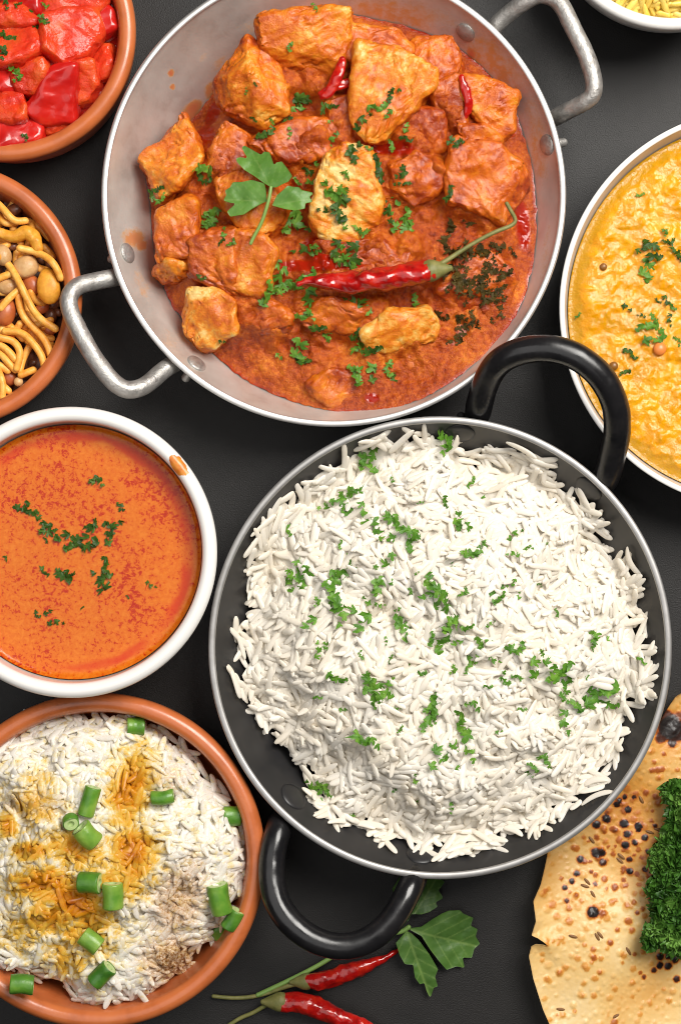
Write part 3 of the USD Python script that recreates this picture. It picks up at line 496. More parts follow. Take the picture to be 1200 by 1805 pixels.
rng = np.random.default_rng(21)
for a, b, s in ((525, 175, 34), (530, 190, 26), (470, 235, 26), (505, 210, 18), (480, 215, 14), (350, 300, 36), (360, 318, 20), (278, 338, 26), (284, 348, 18), (372, 385, 30), (366, 395, 20), (510, 235, 16), (545, 300, 24), (552, 318, 20), (558, 285, 16), (580, 190, 24), (585, 245, 22), (620, 270, 28), (590, 340, 34), (597, 366, 36), (575, 368, 24), (525, 392, 46), (510, 385, 36), (535, 400, 30), (605, 390, 20), (690, 165, 24), (665, 188, 24), (640, 213, 30), (685, 202, 18), (715, 225, 18), (715, 245, 16), (803, 250, 22), (690, 257, 18), (664, 292, 30), (668, 310, 24), (710, 304, 20), (703, 325, 14), (718, 323, 12), (790, 340, 22), (693, 360, 48), (680, 372, 34), (715, 372, 28), (708, 398, 30), (725, 397, 20), (625, 460, 46), (612, 452, 34), (730, 536, 26), (640, 532, 36), (622, 530, 26), (635, 606, 32), (630, 590, 22), (655, 617, 30), (643, 650, 36), (625, 660, 30), (658, 660, 26), (683, 650, 20), (695, 664, 16), (535, 440, 34), (555, 438, 18), (485, 490, 44), (495, 470, 32), (470, 515, 34), (500, 505, 34), (540, 492, 30), (525, 500, 26), (545, 526, 32), (530, 556, 26), (550, 558, 18), (560, 578, 24), (577, 590, 20), (528, 620, 34), (535, 635, 24), (493, 628, 14), (395, 408, 18), (390, 427, 12), (407, 428, 14), (355, 490, 12), (392, 601, 12), (590, 447, 34), (605, 462, 24), (525, 320, 14), (610, 310, 16), (635, 405, 22), (650, 262, 10), (435, 160, 10), (510, 82, 12), (555, 14, 16), (447, 210, 10), (580, 215, 12), (613, 110, 12), (450, 148, 8)):
    scrap('parsley_scrap', curry, a, b, s * 1.05, 'parsley_chopped' if rng.random() < .62 else 'parsley_wet', sized(s) + ' in the curry ' + nearest(CURRY_MARKS, a, b), sized(s) + 's in the curry ' + nearest(CURRY_MARKS, a, b), rng)
HB = [(795, 400, 26), (788, 430, 30), (800, 450, 34), (790, 480, 26), (808, 500, 26), (840, 445, 24), (855, 450, 20), (870, 455, 18), (880, 440, 24), (885, 480, 24), (865, 520, 30), (830, 560, 22), (800, 600, 30), (815, 590, 24), (820, 470, 16), (850, 490, 16)]
for a, b, s in HB + [(rng.normal(835, 40), rng.normal(490, 50), rng.uniform(8, 24)) for _ in range(80)]:
    if 765 < a < 915 and 385 < b < 612 and not (a > 870 and b < 430): scrap('herb_flake', curry, a, b, s, 'cooked_herb', 'dark cooked herb flake stuck in the sauce below the chilli stem', 'dark herb flakes in the curry', rng, lift=0.0, up=0.1, cat='herb flake')

# ------------------------------------------------------------------ chillies
def chilli(name, label, body, rads, stem, srad, top=None, seed=1, wrinkle=0.0011, calyx=True):
    t = thing(name, label, 'chilli')
    P = spline(body, 60); r = np.interp(np.linspace(0, 1, 60), np.linspace(0, 1, len(rads)), rads); r = np.convolve(np.pad(r, 3, 'edge'), np.ones(7) / 7, 'valid')
    v, f = tube(P, r, 26); tm = trimesh.Trimesh(v, f, process=False); n = tm.vertex_normals
    q = v * [220, 220, 220]; w = np.interp(np.linspace(0, 1, len(v)), [0, .1, .9, 1], [.2, 1, 1, .3])
    v = v + n * (w * wrinkle * (fbm(q + seed, 3, seed) - 0.55) * 2)[:, None]
    put('body', (v, f), 'dried_chilli', t)
    S = spline(stem, 40); rs = np.interp(np.linspace(0, 1, 40), [0, .12, .3, 1], [srad * 1.9, srad * 1.25, srad, srad * .9])
    put('stem', tube(S, rs, 12), 'chilli_stem', t)
    d = P[-1] - P[-4]; d /= np.linalg.norm(d); r0 = r[-1]
    cp = [P[-1] + d * r0 * 0.05, P[-1] + d * r0 * 0.5, P[-1] + d * r0 * 1.0, P[-1] + d * r0 * 1.8]
    put('calyx', tube(spline(cp, 12), np.interp(np.linspace(0, 1, 12), [0, .3, .7, 1], np.array([1.03, .93, .62, .3]) * r0), 16), 'chilli_stem', t)
Z = 0.0515
chilli('red_chilli', 'glossy whole dried red chilli with long green stem lying on the curry', [W(527, 500, .0495), W(560, 497, .0495), W(610, 497, .0505), (W(680, 490, Z)), W(730, 481, Z), W(757, 477, Z)], np.array([.45, 1.35, 1.75, 2.0, 2.2, 2.35, 2.0]) * .00215,
       [W(762, 474, Z), W(780, 463, Z), W(830, 431, .051), W(878, 406, .051), W(902, 396, .050), W(908, 388, .050), W(902, 374, .051), W(893, 358, .052)], 0.00085, seed=4, wrinkle=0.0021)
zc = 0.006
chilli('red_chilli', 'wrinkled dried red chilli half hidden under the black handle', [W(712, 1668, .003), W(675, 1690, .005), W(620, 1712, zc), W(570, 1728, zc), W(540, 1731, zc)], np.array([.2, 1.0, 1.7, 2.0, 1.6]) * .0021,
       [W(533, 1733, zc), W(510, 1738, .005), W(470, 1752, .003), (W(420, 1760, .0025)), W(376, 1757, .0025)], 0.0009, seed=9, wrinkle=0.0015)
chilli('red_chilli', 'wrinkled dried red chilli lying at the bottom edge of the photo', [W(690, 1835, .004), W(650, 1812, .005), W(600, 1795, zc), W(540, 1771, zc), W(495, 1767, zc)], np.array([.4, 1.2, 1.9, 2.2, 1.9]) * .0021,
       [W(487, 1766, zc), W(470, 1772, .005), W(448, 1785, .004), W(425, 1795, .003), W(398, 1812, .003)], 0.0009, seed=14, wrinkle=0.0016)
# red pepper strips in the curry
for pts, r, lab in (([(568, 168, 47), (580, 160, 48), (595, 130, 49), (603, 105, 49)], .0024, 'short curled red chilli strip below the top chicken block'), ([(565, 165, 46), (590, 152, 47), (612, 145, 46), (624, 140, 45)], .0020, 'red chilli strip running towards the pale chicken slab'), ([(812, 135, 48), (820, 155, 48), (826, 182, 47), (822, 205, 45)], .0018, 'thin red chilli strip beside the corner chicken piece')):
    P = spline([W(a, b, z / 1000) for a, b, z in pts], 24); v, f = tube(P, r * np.sin(np.linspace(.35, 2.8, 24)) ** .5, 14, squash=.55)
    v = v + trimesh.Trimesh(v, f, process=False).vertex_normals * ((fbm(v * 400, 3, 3) - .5) * .0016)[:, None]
    put('chilli_strip', (v, f), 'dried_chilli', label=lab, cat='chilli strip')

# ------------------------------------------------------------------ flat parsley leaves
def flat_leaf(label, leaflets, stem, zfun, matn, sx, ox, oy, srad=0.0007, dome=0.05):
    t = thing('parsley_leaf', label, 'parsley leaf')
    for outl, tip in leaflets:
        pts = np.array([(ox + a / sx, oy + b / sx) for a, b in outl], float)
        base = pts[0]; T = np.array([ox + tip[0] / sx, oy + tip[1] / sx])
        poly = np.array([W(a, b, zfun(a, b))[:2] for a, b in pts]); P = Polygon(poly).buffer(-0.0005).buffer(0.0010).buffer(-0.0005); P = P if P.geom_type == 'Polygon' else max(P.geoms, key=lambda g_: g_.area)
        B = W(*base, zfun(*base))[:2]; E = W(*T, zfun(*T))[:2]; ax = (E - B) / np.linalg.norm(E - B); pr = np.array([-ax[1], ax[0]]); L = np.linalg.norm(E - B)
        def zf(x, y):
            u = ((x - B[0]) * ax[0] + (y - B[1]) * ax[1]) / L; w = ((x - B[0]) * pr[0] + (y - B[1]) * pr[1]) / L
            px, py = x / k(.05) + 600, 902.5 - y / k(.05)
            z0 = np.array([zfun(a, b) for a, b in zip(px, py)])
            return z0 + L * (0.16 * np.abs(w) - 0.22 * w * w - dome * u * u * 3) + fbm2(x, y, 260, 2, 6) * 0.0016
        v, f = sheet(np.array(P.exterior.coords)[:-1], 0.0005, zf, thick=0.0002)
        u = ((v[:, 0] - B[0]) * ax[0] + (v[:, 1] - B[1]) * ax[1]) / L; w = ((v[:, 0] - B[0]) * pr[0] + (v[:, 1] - B[1]) * pr[1]) / L
        ph = (u - np.abs(w) * 1.1) * 5.0; side = np.abs(ph - np.round(ph)); vein = np.maximum(np.clip(1 - np.abs(w) / 0.025, 0, 1), 0.75 * np.clip(1 - side / 0.09, 0, 1) * (u < 1))
        put('leaflet', (v, f), matn, t, attrs={'vein': vein * 0.4})
    put('stem', tube(spline([W(ox + a / sx, oy + b / sx, z) for a, b, z in stem], 40), srad, 10), 'parsley_stem', t)
zl = lambda a, b: 0.0570 + 0.002 * np.sin(a / 40) 
flat_leaf('whole bright green three lobed parsley leaf laid on the curry', [
    ([(740, 988), (700, 962), (650, 925), (600, 893), (562, 850), (555, 828), (580, 822), (622, 833), (600, 800), (585, 768), (600, 758), (640, 782), (690, 812), (705, 795), (735, 800), (752, 850), (760, 880), (770, 856), (800, 850), (830, 890), (856, 930), (835, 958), (770, 990)], (650, 815)),
    ([(722, 1062), (716, 1000), (708, 968), (640, 948), (590, 958), (540, 958), (525, 985), (498, 1000), (505, 1025), (488, 1052), (530, 1068), (560, 1070), (508, 1112), (525, 1140), (600, 1132), (640, 1105), (690, 1075)], (515, 1050)),
    ([(748, 1085), (775, 1030), (805, 1005), (832, 978), (860, 985), (890, 985), (905, 1000), (972, 1012), (945, 1035), (965, 1060), (925, 1070), (922, 1100), (870, 1110), (820, 1104)], (955, 1045))],
    [(742, 990, .0573), (732, 1050, .0572), (715, 1110, .0565), (690, 1180, .0552), (655, 1245, .0540), (636, 1285, .0535)], zl, 'parsley_leaf', 3, 230, 0)
zl2 = lambda a, b: 0.007 + 0.0015 * np.sin(a / 50)
flat_leaf('dull green parsley leaf on the table partly under the black handle', [
    ([(795, 305), (850, 298), (890, 270), (930, 248), (960, 236), (1000, 235), (1015, 250), (1055, 268), (1045, 300), (1072, 315), (1065, 345), (1083, 375), (1060, 395), (1050, 430), (1012, 425), (1022, 468), (990, 460), (950, 472), (915, 430), (885, 390), (850, 335)], (1050, 380)),
    ([(792, 315), (750, 360), (765, 410), (785, 445), (818, 450), (825, 500), (845, 530), (862, 525), (872, 560), (887, 592), (900, 545), (916, 540), (905, 500), (916, 468), (880, 405), (840, 350), (812, 325)], (885, 585)),
    ([(795, 292), (805, 250), (850, 250), (885, 240), (915, 220), (905, 205), (937, 190), (918, 160), (945, 128), (900, 110), (850, 90), (800, 60), (770, 100), (735, 150), (750, 190), (770, 200)], (900, 130))],
    [(800, 300, .0075), (770, 318, .0065), (680, 330, .0045), (590, 360, .004), (480, 430, .004), (350, 500, .0035), (210, 566, .003)], zl2, 'parsley_leaf_dark', 2.222, 360, 1500, srad=0.0010)

# ------------------------------------------------------------------ rice
def grain_template(rings=9, sides=8):
    u = np.cos(np.linspace(np.pi, 0, rings + 2)); rr = (1 - np.abs(u) ** 4.0) ** 0.5
    a = np.linspace(0, 2 * np.pi, sides, endpoint=False); V = [[(-1, 0, 0)]]
    for i in range(1, rings + 1): V.append([(u[i], rr[i] * math.cos(x), rr[i] * math.sin(x)) for x in a])
    V.append([(1, 0, 0)]); V = np.vstack([np.array(q, float) for q in V]); F = []
    for j in range(sides): F.append((0, 1 + (j + 1) % sides, 1 + j))
    for i in range(rings - 1):
        for j in range(sides):
            p, q = 1 + i * sides + j, 1 + i * sides + (j + 1) % sides; F += [(p, q, q + sides), (p, q + sides, p + sides)]
    e = 1 + (rings - 1) * sides; F += [(len(V) - 1, e + j, e + (j + 1) % sides) for j in range(sides)]
    return V, np.array(F)
GT, GF = grain_template()
def grains(n, area, zf, rng, length=(0.0042, 0.0060), rad=(0.00115, 0.0014), tilt=0.30, sink=(-0.0026, 0.0004), flow=(25, 1.6), bd=None, zs=None):
    x0, y0, x1, y1 = area.bounds; P = np.zeros((0, 2))
    while len(P) < n:
        q = rng.uniform([x0, y0], [x1, y1], (n * 2, 2)); P = np.vstack([P, q[shapely.contains_xy(area, q[:, 0], q[:, 1])]])
    P = P[:n]; n0 = int(n * .55); par = rng.integers(0, n0, n - n0)
    a_ = flow[1] * 2 * np.pi * (fbm2(P[par, 0], P[par, 1], flow[0], 2, 17)) * 2; off = rng.choice([-1, 1], n - n0) * rng.uniform(1.5, 2.3, n - n0) * rad[0]; al = rng.normal(0, .0022, n - n0); Q = P[par] + np.stack([-np.sin(a_) * off + np.cos(a_) * al, np.cos(a_) * off + np.sin(a_) * al], 1)
    ok = shapely.contains_xy(area, Q[:, 0], Q[:, 1]); P[n0:] = np.where(ok[:, None], Q, P[n0:])
    x, y = P[:, 0], P[:, 1]; h = 0.0018
    z = zf(x, y); gx = (zf(x + h, y) - zf(x - h, y)) / (2 * h); gy = (zf(x, y + h) - zf(x, y - h)) / (2 * h)
    gx, gy = np.clip(gx, -1.3, 1.3), np.clip(gy, -1.3, 1.3)
    az = flow[1] * 2 * np.pi * (fbm2(x, y, flow[0], 2, 17)) * 2 + rng.normal(0, 1.15, n)
    az[n0:] = az[par] + rng.normal(0, .22, n - n0)
    nr = np.stack([-gx, -gy, np.ones(n)], 1); nr /= np.linalg.norm(nr, axis=1, keepdims=True)
    d = np.stack([np.cos(az), np.sin(az), np.zeros(n)], 1); d -= nr * (d * nr).sum(1)[:, None]; d /= np.linalg.norm(d, axis=1, keepdims=True)
    tl = rng.normal(0, tilt, n); d = d * np.cos(tl)[:, None] + nr * np.sin(tl)[:, None]
    s = np.cross(nr, d); s /= np.linalg.norm(s, axis=1, keepdims=True); w = np.cross(d, s)
    L = rng.uniform(*length, n); L[rng.random(n) < 0.16] *= 0.58; r = rng.uniform(*rad, n); bend = rng.normal(0, 0.14, n) * L; ph = rng.uniform(0, 6.3, n)
    c = np.stack([x, y, z], 1) + nr * rng.uniform(*sink, n)[:, None]
    T = GT[None]; bx = bend[:, None] * (T[..., 0] ** 2 - 0.4); taper = 1 + 0.15 * T[..., 0] * rng.choice([-1, 1], n)[:, None]
    V = c[:, None] + d[:, None] * (T[..., 0] * L[:, None])[..., None] + s[:, None] * (T[..., 1] * r[:, None] * taper + bx * np.cos(ph)[:, None])[..., None] + w[:, None] * (T[..., 2] * r[:, None] * 0.80 * taper + bx * np.sin(ph)[:, None])[..., None]
    global GRAIN_N
    GRAIN_N = np.repeat(nr[:, None], len(GT), 1)
    return V
def visible_share(V):
    """how many cells of a fine grid each grain shows, seen from the camera"""
    n, m = V.shape[:2]; cell = 2.5
    A = (V[:, :, None] * 0.6 + V[:, None, ::7] * 0.4)[:, :, :4].reshape(n, -1, 3); A = np.concatenate([V, A], 1)
    f = CAM_H / (CAM_H - A[..., 2]); px = (A[..., 0] * f / S0 / cell).astype(int); py = (A[..., 1] * f / S0 / cell).astype(int)
    ins = (np.abs(px) * cell < 600) & (np.abs(py) * cell < 902); key = (px + 4000) * 10000 + py + 4000
    gid = np.repeat(np.arange(n), A.shape[1]); o = np.lexsort((-A[..., 2].ravel(), key.ravel())); kk = key.ravel()[o]; first = np.r_[True, kk[1:] != kk[:-1]]
    top = gid[o][first & ins.ravel()[o]]
    return np.bincount(top, minlength=n)
def rice(label, V, bed, matn, attr=None, nsep=300, name='rice_mound', N=None):
    t = thing(name, label, 'rice')
    if bed is not None: put('rice_bed', bed, matn, t, attrs=attr(bed[0]) if attr else None, kind='stuff')
    vis = visible_share(V); order = np.argsort(-vis); sep, rest = order[:nsep], order[nsep:]
    nV = V.shape[1]
    for i in sep: put('rice_grain', (V[i], GF), matn, t, attrs=attr(V[i]) if attr else None, soft=None if N is None else N[i])
    if len(rest):
        R = V[rest].reshape(-1, 3); F = (GF[None] + (np.arange(len(rest)) * nV)[:, None, None]).reshape(-1, 3)
        put('loose_rice', (R, F), matn, t, attrs=attr(R) if attr else None, kind='stuff', soft=None if N is None else N[rest].reshape(-1, 3))
    return t

RICE1 = [(640, 778), (720, 764), (800, 774), (840, 806), (895, 792), (925, 783), (972, 832), (985, 872), (1038, 872), (1058, 908), (1063, 968), (1110, 985), (1125, 1030), (1118, 1062), (1150, 1150), (1146, 1200), (1126, 1240), (1095, 1262), (1092, 1310), (1060, 1366), (1046, 1408), (1000, 1425), (950, 1458), (900, 1478), (850, 1502), (775, 1504), (720, 1496), (672, 1484), (640, 1462), (590, 1450), (560, 1424), (545, 1396), (538, 1372), (512, 1338), (490, 1298), (458, 1272), (428, 1242), (406, 1190), (425, 1160), (414, 1110), (432, 1080), (444, 1030), (440, 965), (465, 922), (505, 882), (562, 842), (592, 812)]
rp = WP(RICE1, 0.034); rb = Boundary(rp)
def rice_z(x, y):
    d = np.maximum(rb(x, y), 0); r = np.hypot(x - C2[0], y - C2[1]); w = np.maximum(wall_z(r, R2), 0.022)
    t = 1 - (1 - np.clip(d / 0.070, 0, 1)) ** 2.6
    z = w * (1 - np.clip(d / 0.03, 0, 1)) + 0.031 * np.clip(d / 0.03, 0, 1) + 0.0035 + 0.0125 * t
    return z + np.clip(d / 0.008, 0, 1) * (fbm2(x, y, 50, 3, 31) * 0.018 + fbm2(x, y, 150, 2, 32) * 0.0060)
rng = np.random.default_rng(77)
area = Polygon(rp).buffer(0)
G1 = grains(4100, area, rice_z, rng, length=(0.0044, 0.0076), rad=(0.00102, 0.00138), tilt=0.25, sink=(-0.0018, 0.0011)); N1 = GRAIN_N
# strays on the margin
bed1 = sheet(np.array(area.buffer(-0.004).exterior.coords)[:-1], 0.0010, lambda x, y: rice_z(x, y) - 0.0011 + fbm2(x, y, 330, 2, 35) * 0.0022)
rice('mound of fluffy plain white rice heaped in the black pan', G1, bed1, 'rice', N=N1)
rice1T = Target([bed1, (G1.reshape(-1, 3), (GF[None] + (np.arange(len(G1)) * G1.shape[1])[:, None, None]).reshape(-1, 3))])
rng = np.random.default_rng(22)
for a, b, s in ((640, 905, 30), (660, 935, 38), (680, 948, 30), (690, 915, 26), (720, 938, 36), (726, 955, 28), (618, 990, 22), (677, 990, 32), (667, 1030, 32), (757, 1020, 30), (770, 1042, 42), (752, 1050, 28), (785, 1075, 40), (795, 1100, 36), (640, 1100, 40), (645, 1058, 20), (706, 1098, 34), (712, 1118, 28), (670, 1068, 16), (780, 1125, 40), (760, 1125, 20), (806, 1133, 22), (700, 1075, 14), (812, 925, 30), (830, 975, 30), (850, 962, 18), (908, 942, 24), (903, 975, 18), (930, 965, 16), (962, 962, 10), (795, 995, 22), (893, 1032, 18), (906, 1028, 14), (913, 1053, 18), (865, 1048, 24), (880, 1053, 22), (815, 1045, 18), (825, 1105, 18), (843, 1140, 26), (857, 1132, 18), (870, 1165, 20), (830, 1165, 16), (910, 1145, 26), (945, 1168, 40), (965, 1165, 30), (985, 1185, 44), (1000, 1198, 26), (1045, 1128, 28), (1073, 1128, 10), (1030, 1235, 40), (1012, 1243, 26), (1060, 1225, 46), (1072, 1240, 30), (992, 1275, 34), (1035, 1198, 14), (1130, 1165, 14), (994, 1225, 20), (668, 1220, 40), (685, 1205, 24), (650, 1200, 26), (660, 1235, 24), (765, 1240, 34), (758, 1250, 20), (815, 1275, 34), (810, 1305, 44), (785, 1335, 44), (820, 1325, 36), (770, 1345, 30), (645, 1300, 40), (662, 1310, 24), (752, 1275, 30), (765, 1270, 18), (707, 1287, 14), (960, 1342, 24), (938, 1352, 18), (910, 1195, 16), (890, 1200, 26), (840, 1245, 22), (825, 1240, 14), (520, 1005, 40), (512, 1025, 34), (535, 1020, 34), (510, 935, 18), (590, 1020, 34), (585, 1050, 44), (575, 890, 26), (605, 882, 40), (622, 872, 28), (615, 905, 24), (605, 1085, 36), (595, 1070, 26), (545, 1100, 30), (563, 1145, 24), (575, 1140, 14), (595, 1195, 28), (500, 1338, 34), (470, 1298, 26), (565, 1402, 36), (555, 1385, 24), (578, 1395, 20), (695, 1393, 10), (732, 1372, 18), (735, 1413, 10), (795, 1425, 16), (623, 1437, 14), (930, 1362, 18), (650, 802, 30), (640, 815, 20), (655, 828, 28), (785, 778, 34), (815, 788, 30), (830, 850, 16), (785, 885, 18), (690, 845, 12), (740, 885, 10), (720, 1170, 12), (800, 1180, 14), (860, 1210, 12), (735, 1010, 10), (680, 1130, 12), (600, 960, 12), (560, 1060, 14), (635, 1155, 14), (700, 1250, 12), (880, 1290, 14), (920, 1250, 12), (980, 1080, 12), (850, 880, 10), (950, 1030, 10), (605, 1250, 14), (560, 1230, 12), (740, 1185, 18), (865, 1100, 14), (825, 1180, 16), (720, 1040, 14), (690, 1160, 16)):
    scrap('parsley_scrap', rice1T, a, b, s * 1.0, 'parsley_chopped', sized(s) + ' ' + nearest(RICE_MARKS, a, b), sized(s) + 's ' + nearest(RICE_MARKS, a, b), rng, lift=0.12, up=0.6)

# ------------------------------------------------------------------ bowls
def bowl(c, R, zr, lip, wall, base, zin):
    """rounded lip of radius lip, inner floor at zin; R is the outer rim radius"""
    ri = R - 2 * lip
    prof = curve2([(0.0, zin), (base * 0.7, zin), (base * 0.95, zin + 0.003), (ri - 0.002, zin + (zr - zin) * 0.55), (ri, zr - lip)], 26) + arc((R - lip, zr - lip), lip, 180, 0, 12)
    prof += curve2([(R, zr - lip), (R - 0.0012, zr - lip - 0.010), (base + wall, 0.006), (base + wall - 0.002, 0.002), (base, 0.0006)], 16) + [(0.0, 0.0006)]
    return prof
# white soup bowl
ZS = 0.060; C3 = W(124, 974, ZS); R3 = 258 * k(ZS)
b3 = lathe(bowl(C3, R3, ZS, 0.0029, 0.004, R3 * 0.72, 0.006), C3)
put('soup_bowl', b3, 'white_glaze', smooth=True, label='thick white ceramic bowl of smooth orange soup', cat='bowl')
rs = R3 - 0.0066
zs0 = 0.0475
def soup_z(x, y):
    r = np.hypot(x - C3[0], y - C3[1]); return zs0 + 0.0016 * np.exp(-(rs - r) / 0.0012) + fbm2(x, y, 60, 2, 8) * 0.0006 + fbm2(x, y, 330, 2, 9) * 0.00018
a = np.linspace(0, 2 * np.pi, 200, endpoint=False)
v3, f3 = sheet(np.c_[C3[0] + rs * np.cos(a), C3[1] + rs * np.sin(a)], 0.0009, soup_z)
r_ = np.hypot(v3[:, 0] - C3[0], v3[:, 1] - C3[1]); an = np.arctan2(v3[:, 1] - C3[1], v3[:, 0] - C3[0])
oil3 = 0.9 * smooth01((r_ - rs + 0.0075 + 0.006 * fbm2(v3[:, 0], v3[:, 1], 120, 2, 2)) / 0.002) * smooth01((rs - 0.0022 - r_) / 0.0014) * smooth01(0.5 + 1.9 * fbm2(v3[:, 0], v3[:, 1], 70, 2, 3) + 0.45 * np.cos(an - 0.1))
put('soup', (v3, f3), 'creamy_soup', attrs={'oil': oil3}, label='creamy orange soup with red oil specks in the white bowl', cat='soup')
soupT = Target([(v3, f3)])
q = W(315, 820, ZS)
# smear on the rim: a thin film following the lip
def film(c, Rl, lip, zr, a0, a1, b0, b1, seed):
    A, B = np.meshgrid(np.linspace(a0, a1, 26), np.linspace(b0, b1, 14), indexing='ij'); ca, cb = (A - a0) / (a1 - a0) * 2 - 1, (B - b0) / (b1 - b0) * 2 - 1
    e = np.sqrt(ca ** 2 + cb ** 2) + 0.5 * (fbm(np.stack([ca * 2, cb * 2, ca * 0 + seed], -1), 2, seed) - .5); h = 0.00035 * np.clip(1 - e, -0.8, 1); rr = lip + h
    X = c[0] + (Rl - lip + rr * np.cos(B)) * np.cos(A); Y = c[1] + (Rl - lip + rr * np.cos(B)) * np.sin(A); Zz = zr - lip + rr * np.sin(B)
    n, m = A.shape; i, j = np.meshgrid(np.arange(n - 1), np.arange(m - 1), indexing='ij'); a_ = (i * m + j).ravel()
    V = np.stack([X, Y, Zz], -1).reshape(-1, 3); F = np.vstack([np.c_[a_, a_ + m, a_ + m + 1], np.c_[a_, a_ + m + 1, a_ + 1]])
    ok = (e.ravel()[F] < 1.05).all(1)
    return V, F[ok]
ag = math.atan2(q[1] - C3[1], q[0] - C3[0])
put('soup_smear', film(C3, R3, 0.0029, ZS, ag - 0.09, ag + 0.09, 0.5, 2.6, 4), 'sauce_film', label='orange drip of soup on the rim of the white bowl', cat='soup drip')
# splashes on the inside wall
rng = np.random.default_rng(8)
for a_, b_, s in ((40, 895, 26), (55, 902, 28), (70, 912, 30), (82, 930, 30), (95, 942, 30), (110, 948, 34), (128, 958, 32), (150, 960, 42), (157, 940, 36), (160, 925, 26), (190, 948, 32), (195, 932, 28), (208, 922, 26), (180, 1018, 40), (188, 1000, 34), (178, 1035, 30), (112, 1014, 32), (125, 1018, 22), (80, 1007, 20), (100, 1098, 28), (85, 1078, 20), (65, 1084, 14), (170, 846, 26), (212, 893, 18), (266, 1033, 20), (80, 952, 12), (10, 985, 12), (225, 1052, 8), (145, 1072, 8)):
    scrap('parsley_scrap', soupT, a_, b_, s * .8, 'parsley_wet', 'wet dark parsley bit floating on the orange soup', 'parsley floating on the soup', rng, lift=0.03, up=0.9)

# terracotta bowls
TC = {}
def terra(name, px, py, rpx, zr, lip, label):
    c = W(px, py, zr); R = rpx * k(zr)
    b = lathe(bowl(c, R, zr, lip, 0.005, R * 0.80, 0.006), c, wob=0.0015, seed=px)
    put('terracotta_bowl', b, 'terracotta', smooth=True, label=label, cat='bowl', group='terracotta bowls')
    return c, R
C4, R4 = terra('tomato', 8, 52, 230, 0.043, 0.0034, 'terracotta bowl full of chopped tomato')
C5, R5 = terra('snack', -92, 519, 235, 0.042, 0.0034, 'terracotta bowl full of fried noodle snack')
C6, R6 = terra('rice', 170, 1520, 297, 0.043, 0.0036, 'terracotta bowl of rice with turmeric and spring onion')

# tomato
a = np.linspace(0, 2 * np.pi, 90, endpoint=False); r4 = R4 - 0.0074
tj = sheet(np.c_[C4[0] + r4 * np.cos(a), C4[1] + r4 * np.sin(a)], 0.0018, lambda x, y: 0.030 + fbm2(x, y, 120, 3, 4) * 0.006)
put('tomato_juice', tj, 'tomato_juice', label='dark red tomato pulp and juice between the chopped tomato', cat='tomato juice')
TM = [([(330, 110), (560, 70), (760, 85), (812, 220), (700, 420), (500, 490), (345, 385), (350, 250)], 46, 0, 'largest wet tomato chunk with pale frosted flesh on top'),
 ([(450, 535), (590, 520), (606, 700), (570, 950), (340, 975), (212, 885), (300, 700)], 44, 1, 'smooth skinned tomato wedge with a white window glint'),
 ([(-20, 210), (255, 200), (322, 340), (200, 450), (-20, 510)], 47, 0, 'orange red tomato chunk with parsley on its edge'),
 ([(130, 530), (350, 480), (372, 560), (270, 738), (150, 720), (100, 600)], 46, 0, 'small tomato cube beside the glinting wedge'),
 ([(-30, 740), (170, 730), (212, 825), (190, 940), (60, 962), (-30, 920)], 44, 0, 'fibrous orange tomato chunk at the photo edge above the lowest piece'),
 ([(-40, 975), (250, 962), (332, 1020), (318, 1095), (150, 1135), (-40, 1195)], 41, 1, 'lowest tomato piece resting against the terracotta rim'),
 ([(770, 65), (925, 70), (930, 215), (825, 275), (775, 130)], 40, 1, 'dark red tomato corner piece beside the bowl wall'),
 ([(605, 480), (740, 470), (785, 650), (725, 800), (615, 830), (625, 640)], 41, 0, 'ragged tomato chunk between the glinting wedge and bowl wall'),
 ([(740, 430), (868, 345), (895, 450), (850, 630), (785, 655)], 37, 0, 'deep red seedy tomato pulp by the bowl wall'),
 ([(380, 985), (560, 945), (565, 1010), (372, 1062)], 37, 0, 'small pulpy tomato bit against the lower rim'),
 ([(-30, 50), (220, 60), (285, 150), (100, 195), (-30, 170)], 46, 0, 'flat tomato piece under the parsley at the photo corner'),
 ([(330, -40), (850, -40), (800, 62), (340, 85)], 43, 0, 'tomato piece cut by the top edge of the photo'),
 ([(-30, 520), (100, 560), (150, 720), (-30, 725)], 42, 1, 'tomato piece below the dark parsley scrap'),
 ([(60, -60), (330, -60), (330, 60), (230, 70), (70, 40)], 42, 1, 'tomato piece beside the cut off piece in the photo corner'),
 ([(180, 380), (400, 400), (470, 500), (360, 620), (220, 520)], 39, 1, 'sunken dark tomato piece at the middle of the tomato bowl')]
tparts = [tj]
for i, (o, z, skin, lab) in enumerate(TM):
    r = np.random.default_rng(100 + i); tl = r.normal(0, .006, 2); px = np.array(o) / 4.615; cc = px.mean(0)
    px = cc + (px - cc) * 1.09; c = chunk([(a_, b_, z / 1000 + (a_ - cc[0]) * k(0) * tl[0] * 25 + (b_ - cc[1]) * k(0) * tl[1] * 25) for a_, b_ in px], 0.027, rr=0.0028, seed=40 + i, lump=0.0018 if not skin else 0.0012, fibre=0.0005 if not skin else 0.0003, fine=0.00028 if not skin else 0.0, warp=0.0020, step=0.0010)
    put('tomato_chunk', c, 'tomato_skin' if skin else 'tomato_flesh', label=lab, cat='tomato', group='chopped tomato pieces'); tparts.append(vf(c))
tomT = Target(tparts); rng = np.random.default_rng(12)
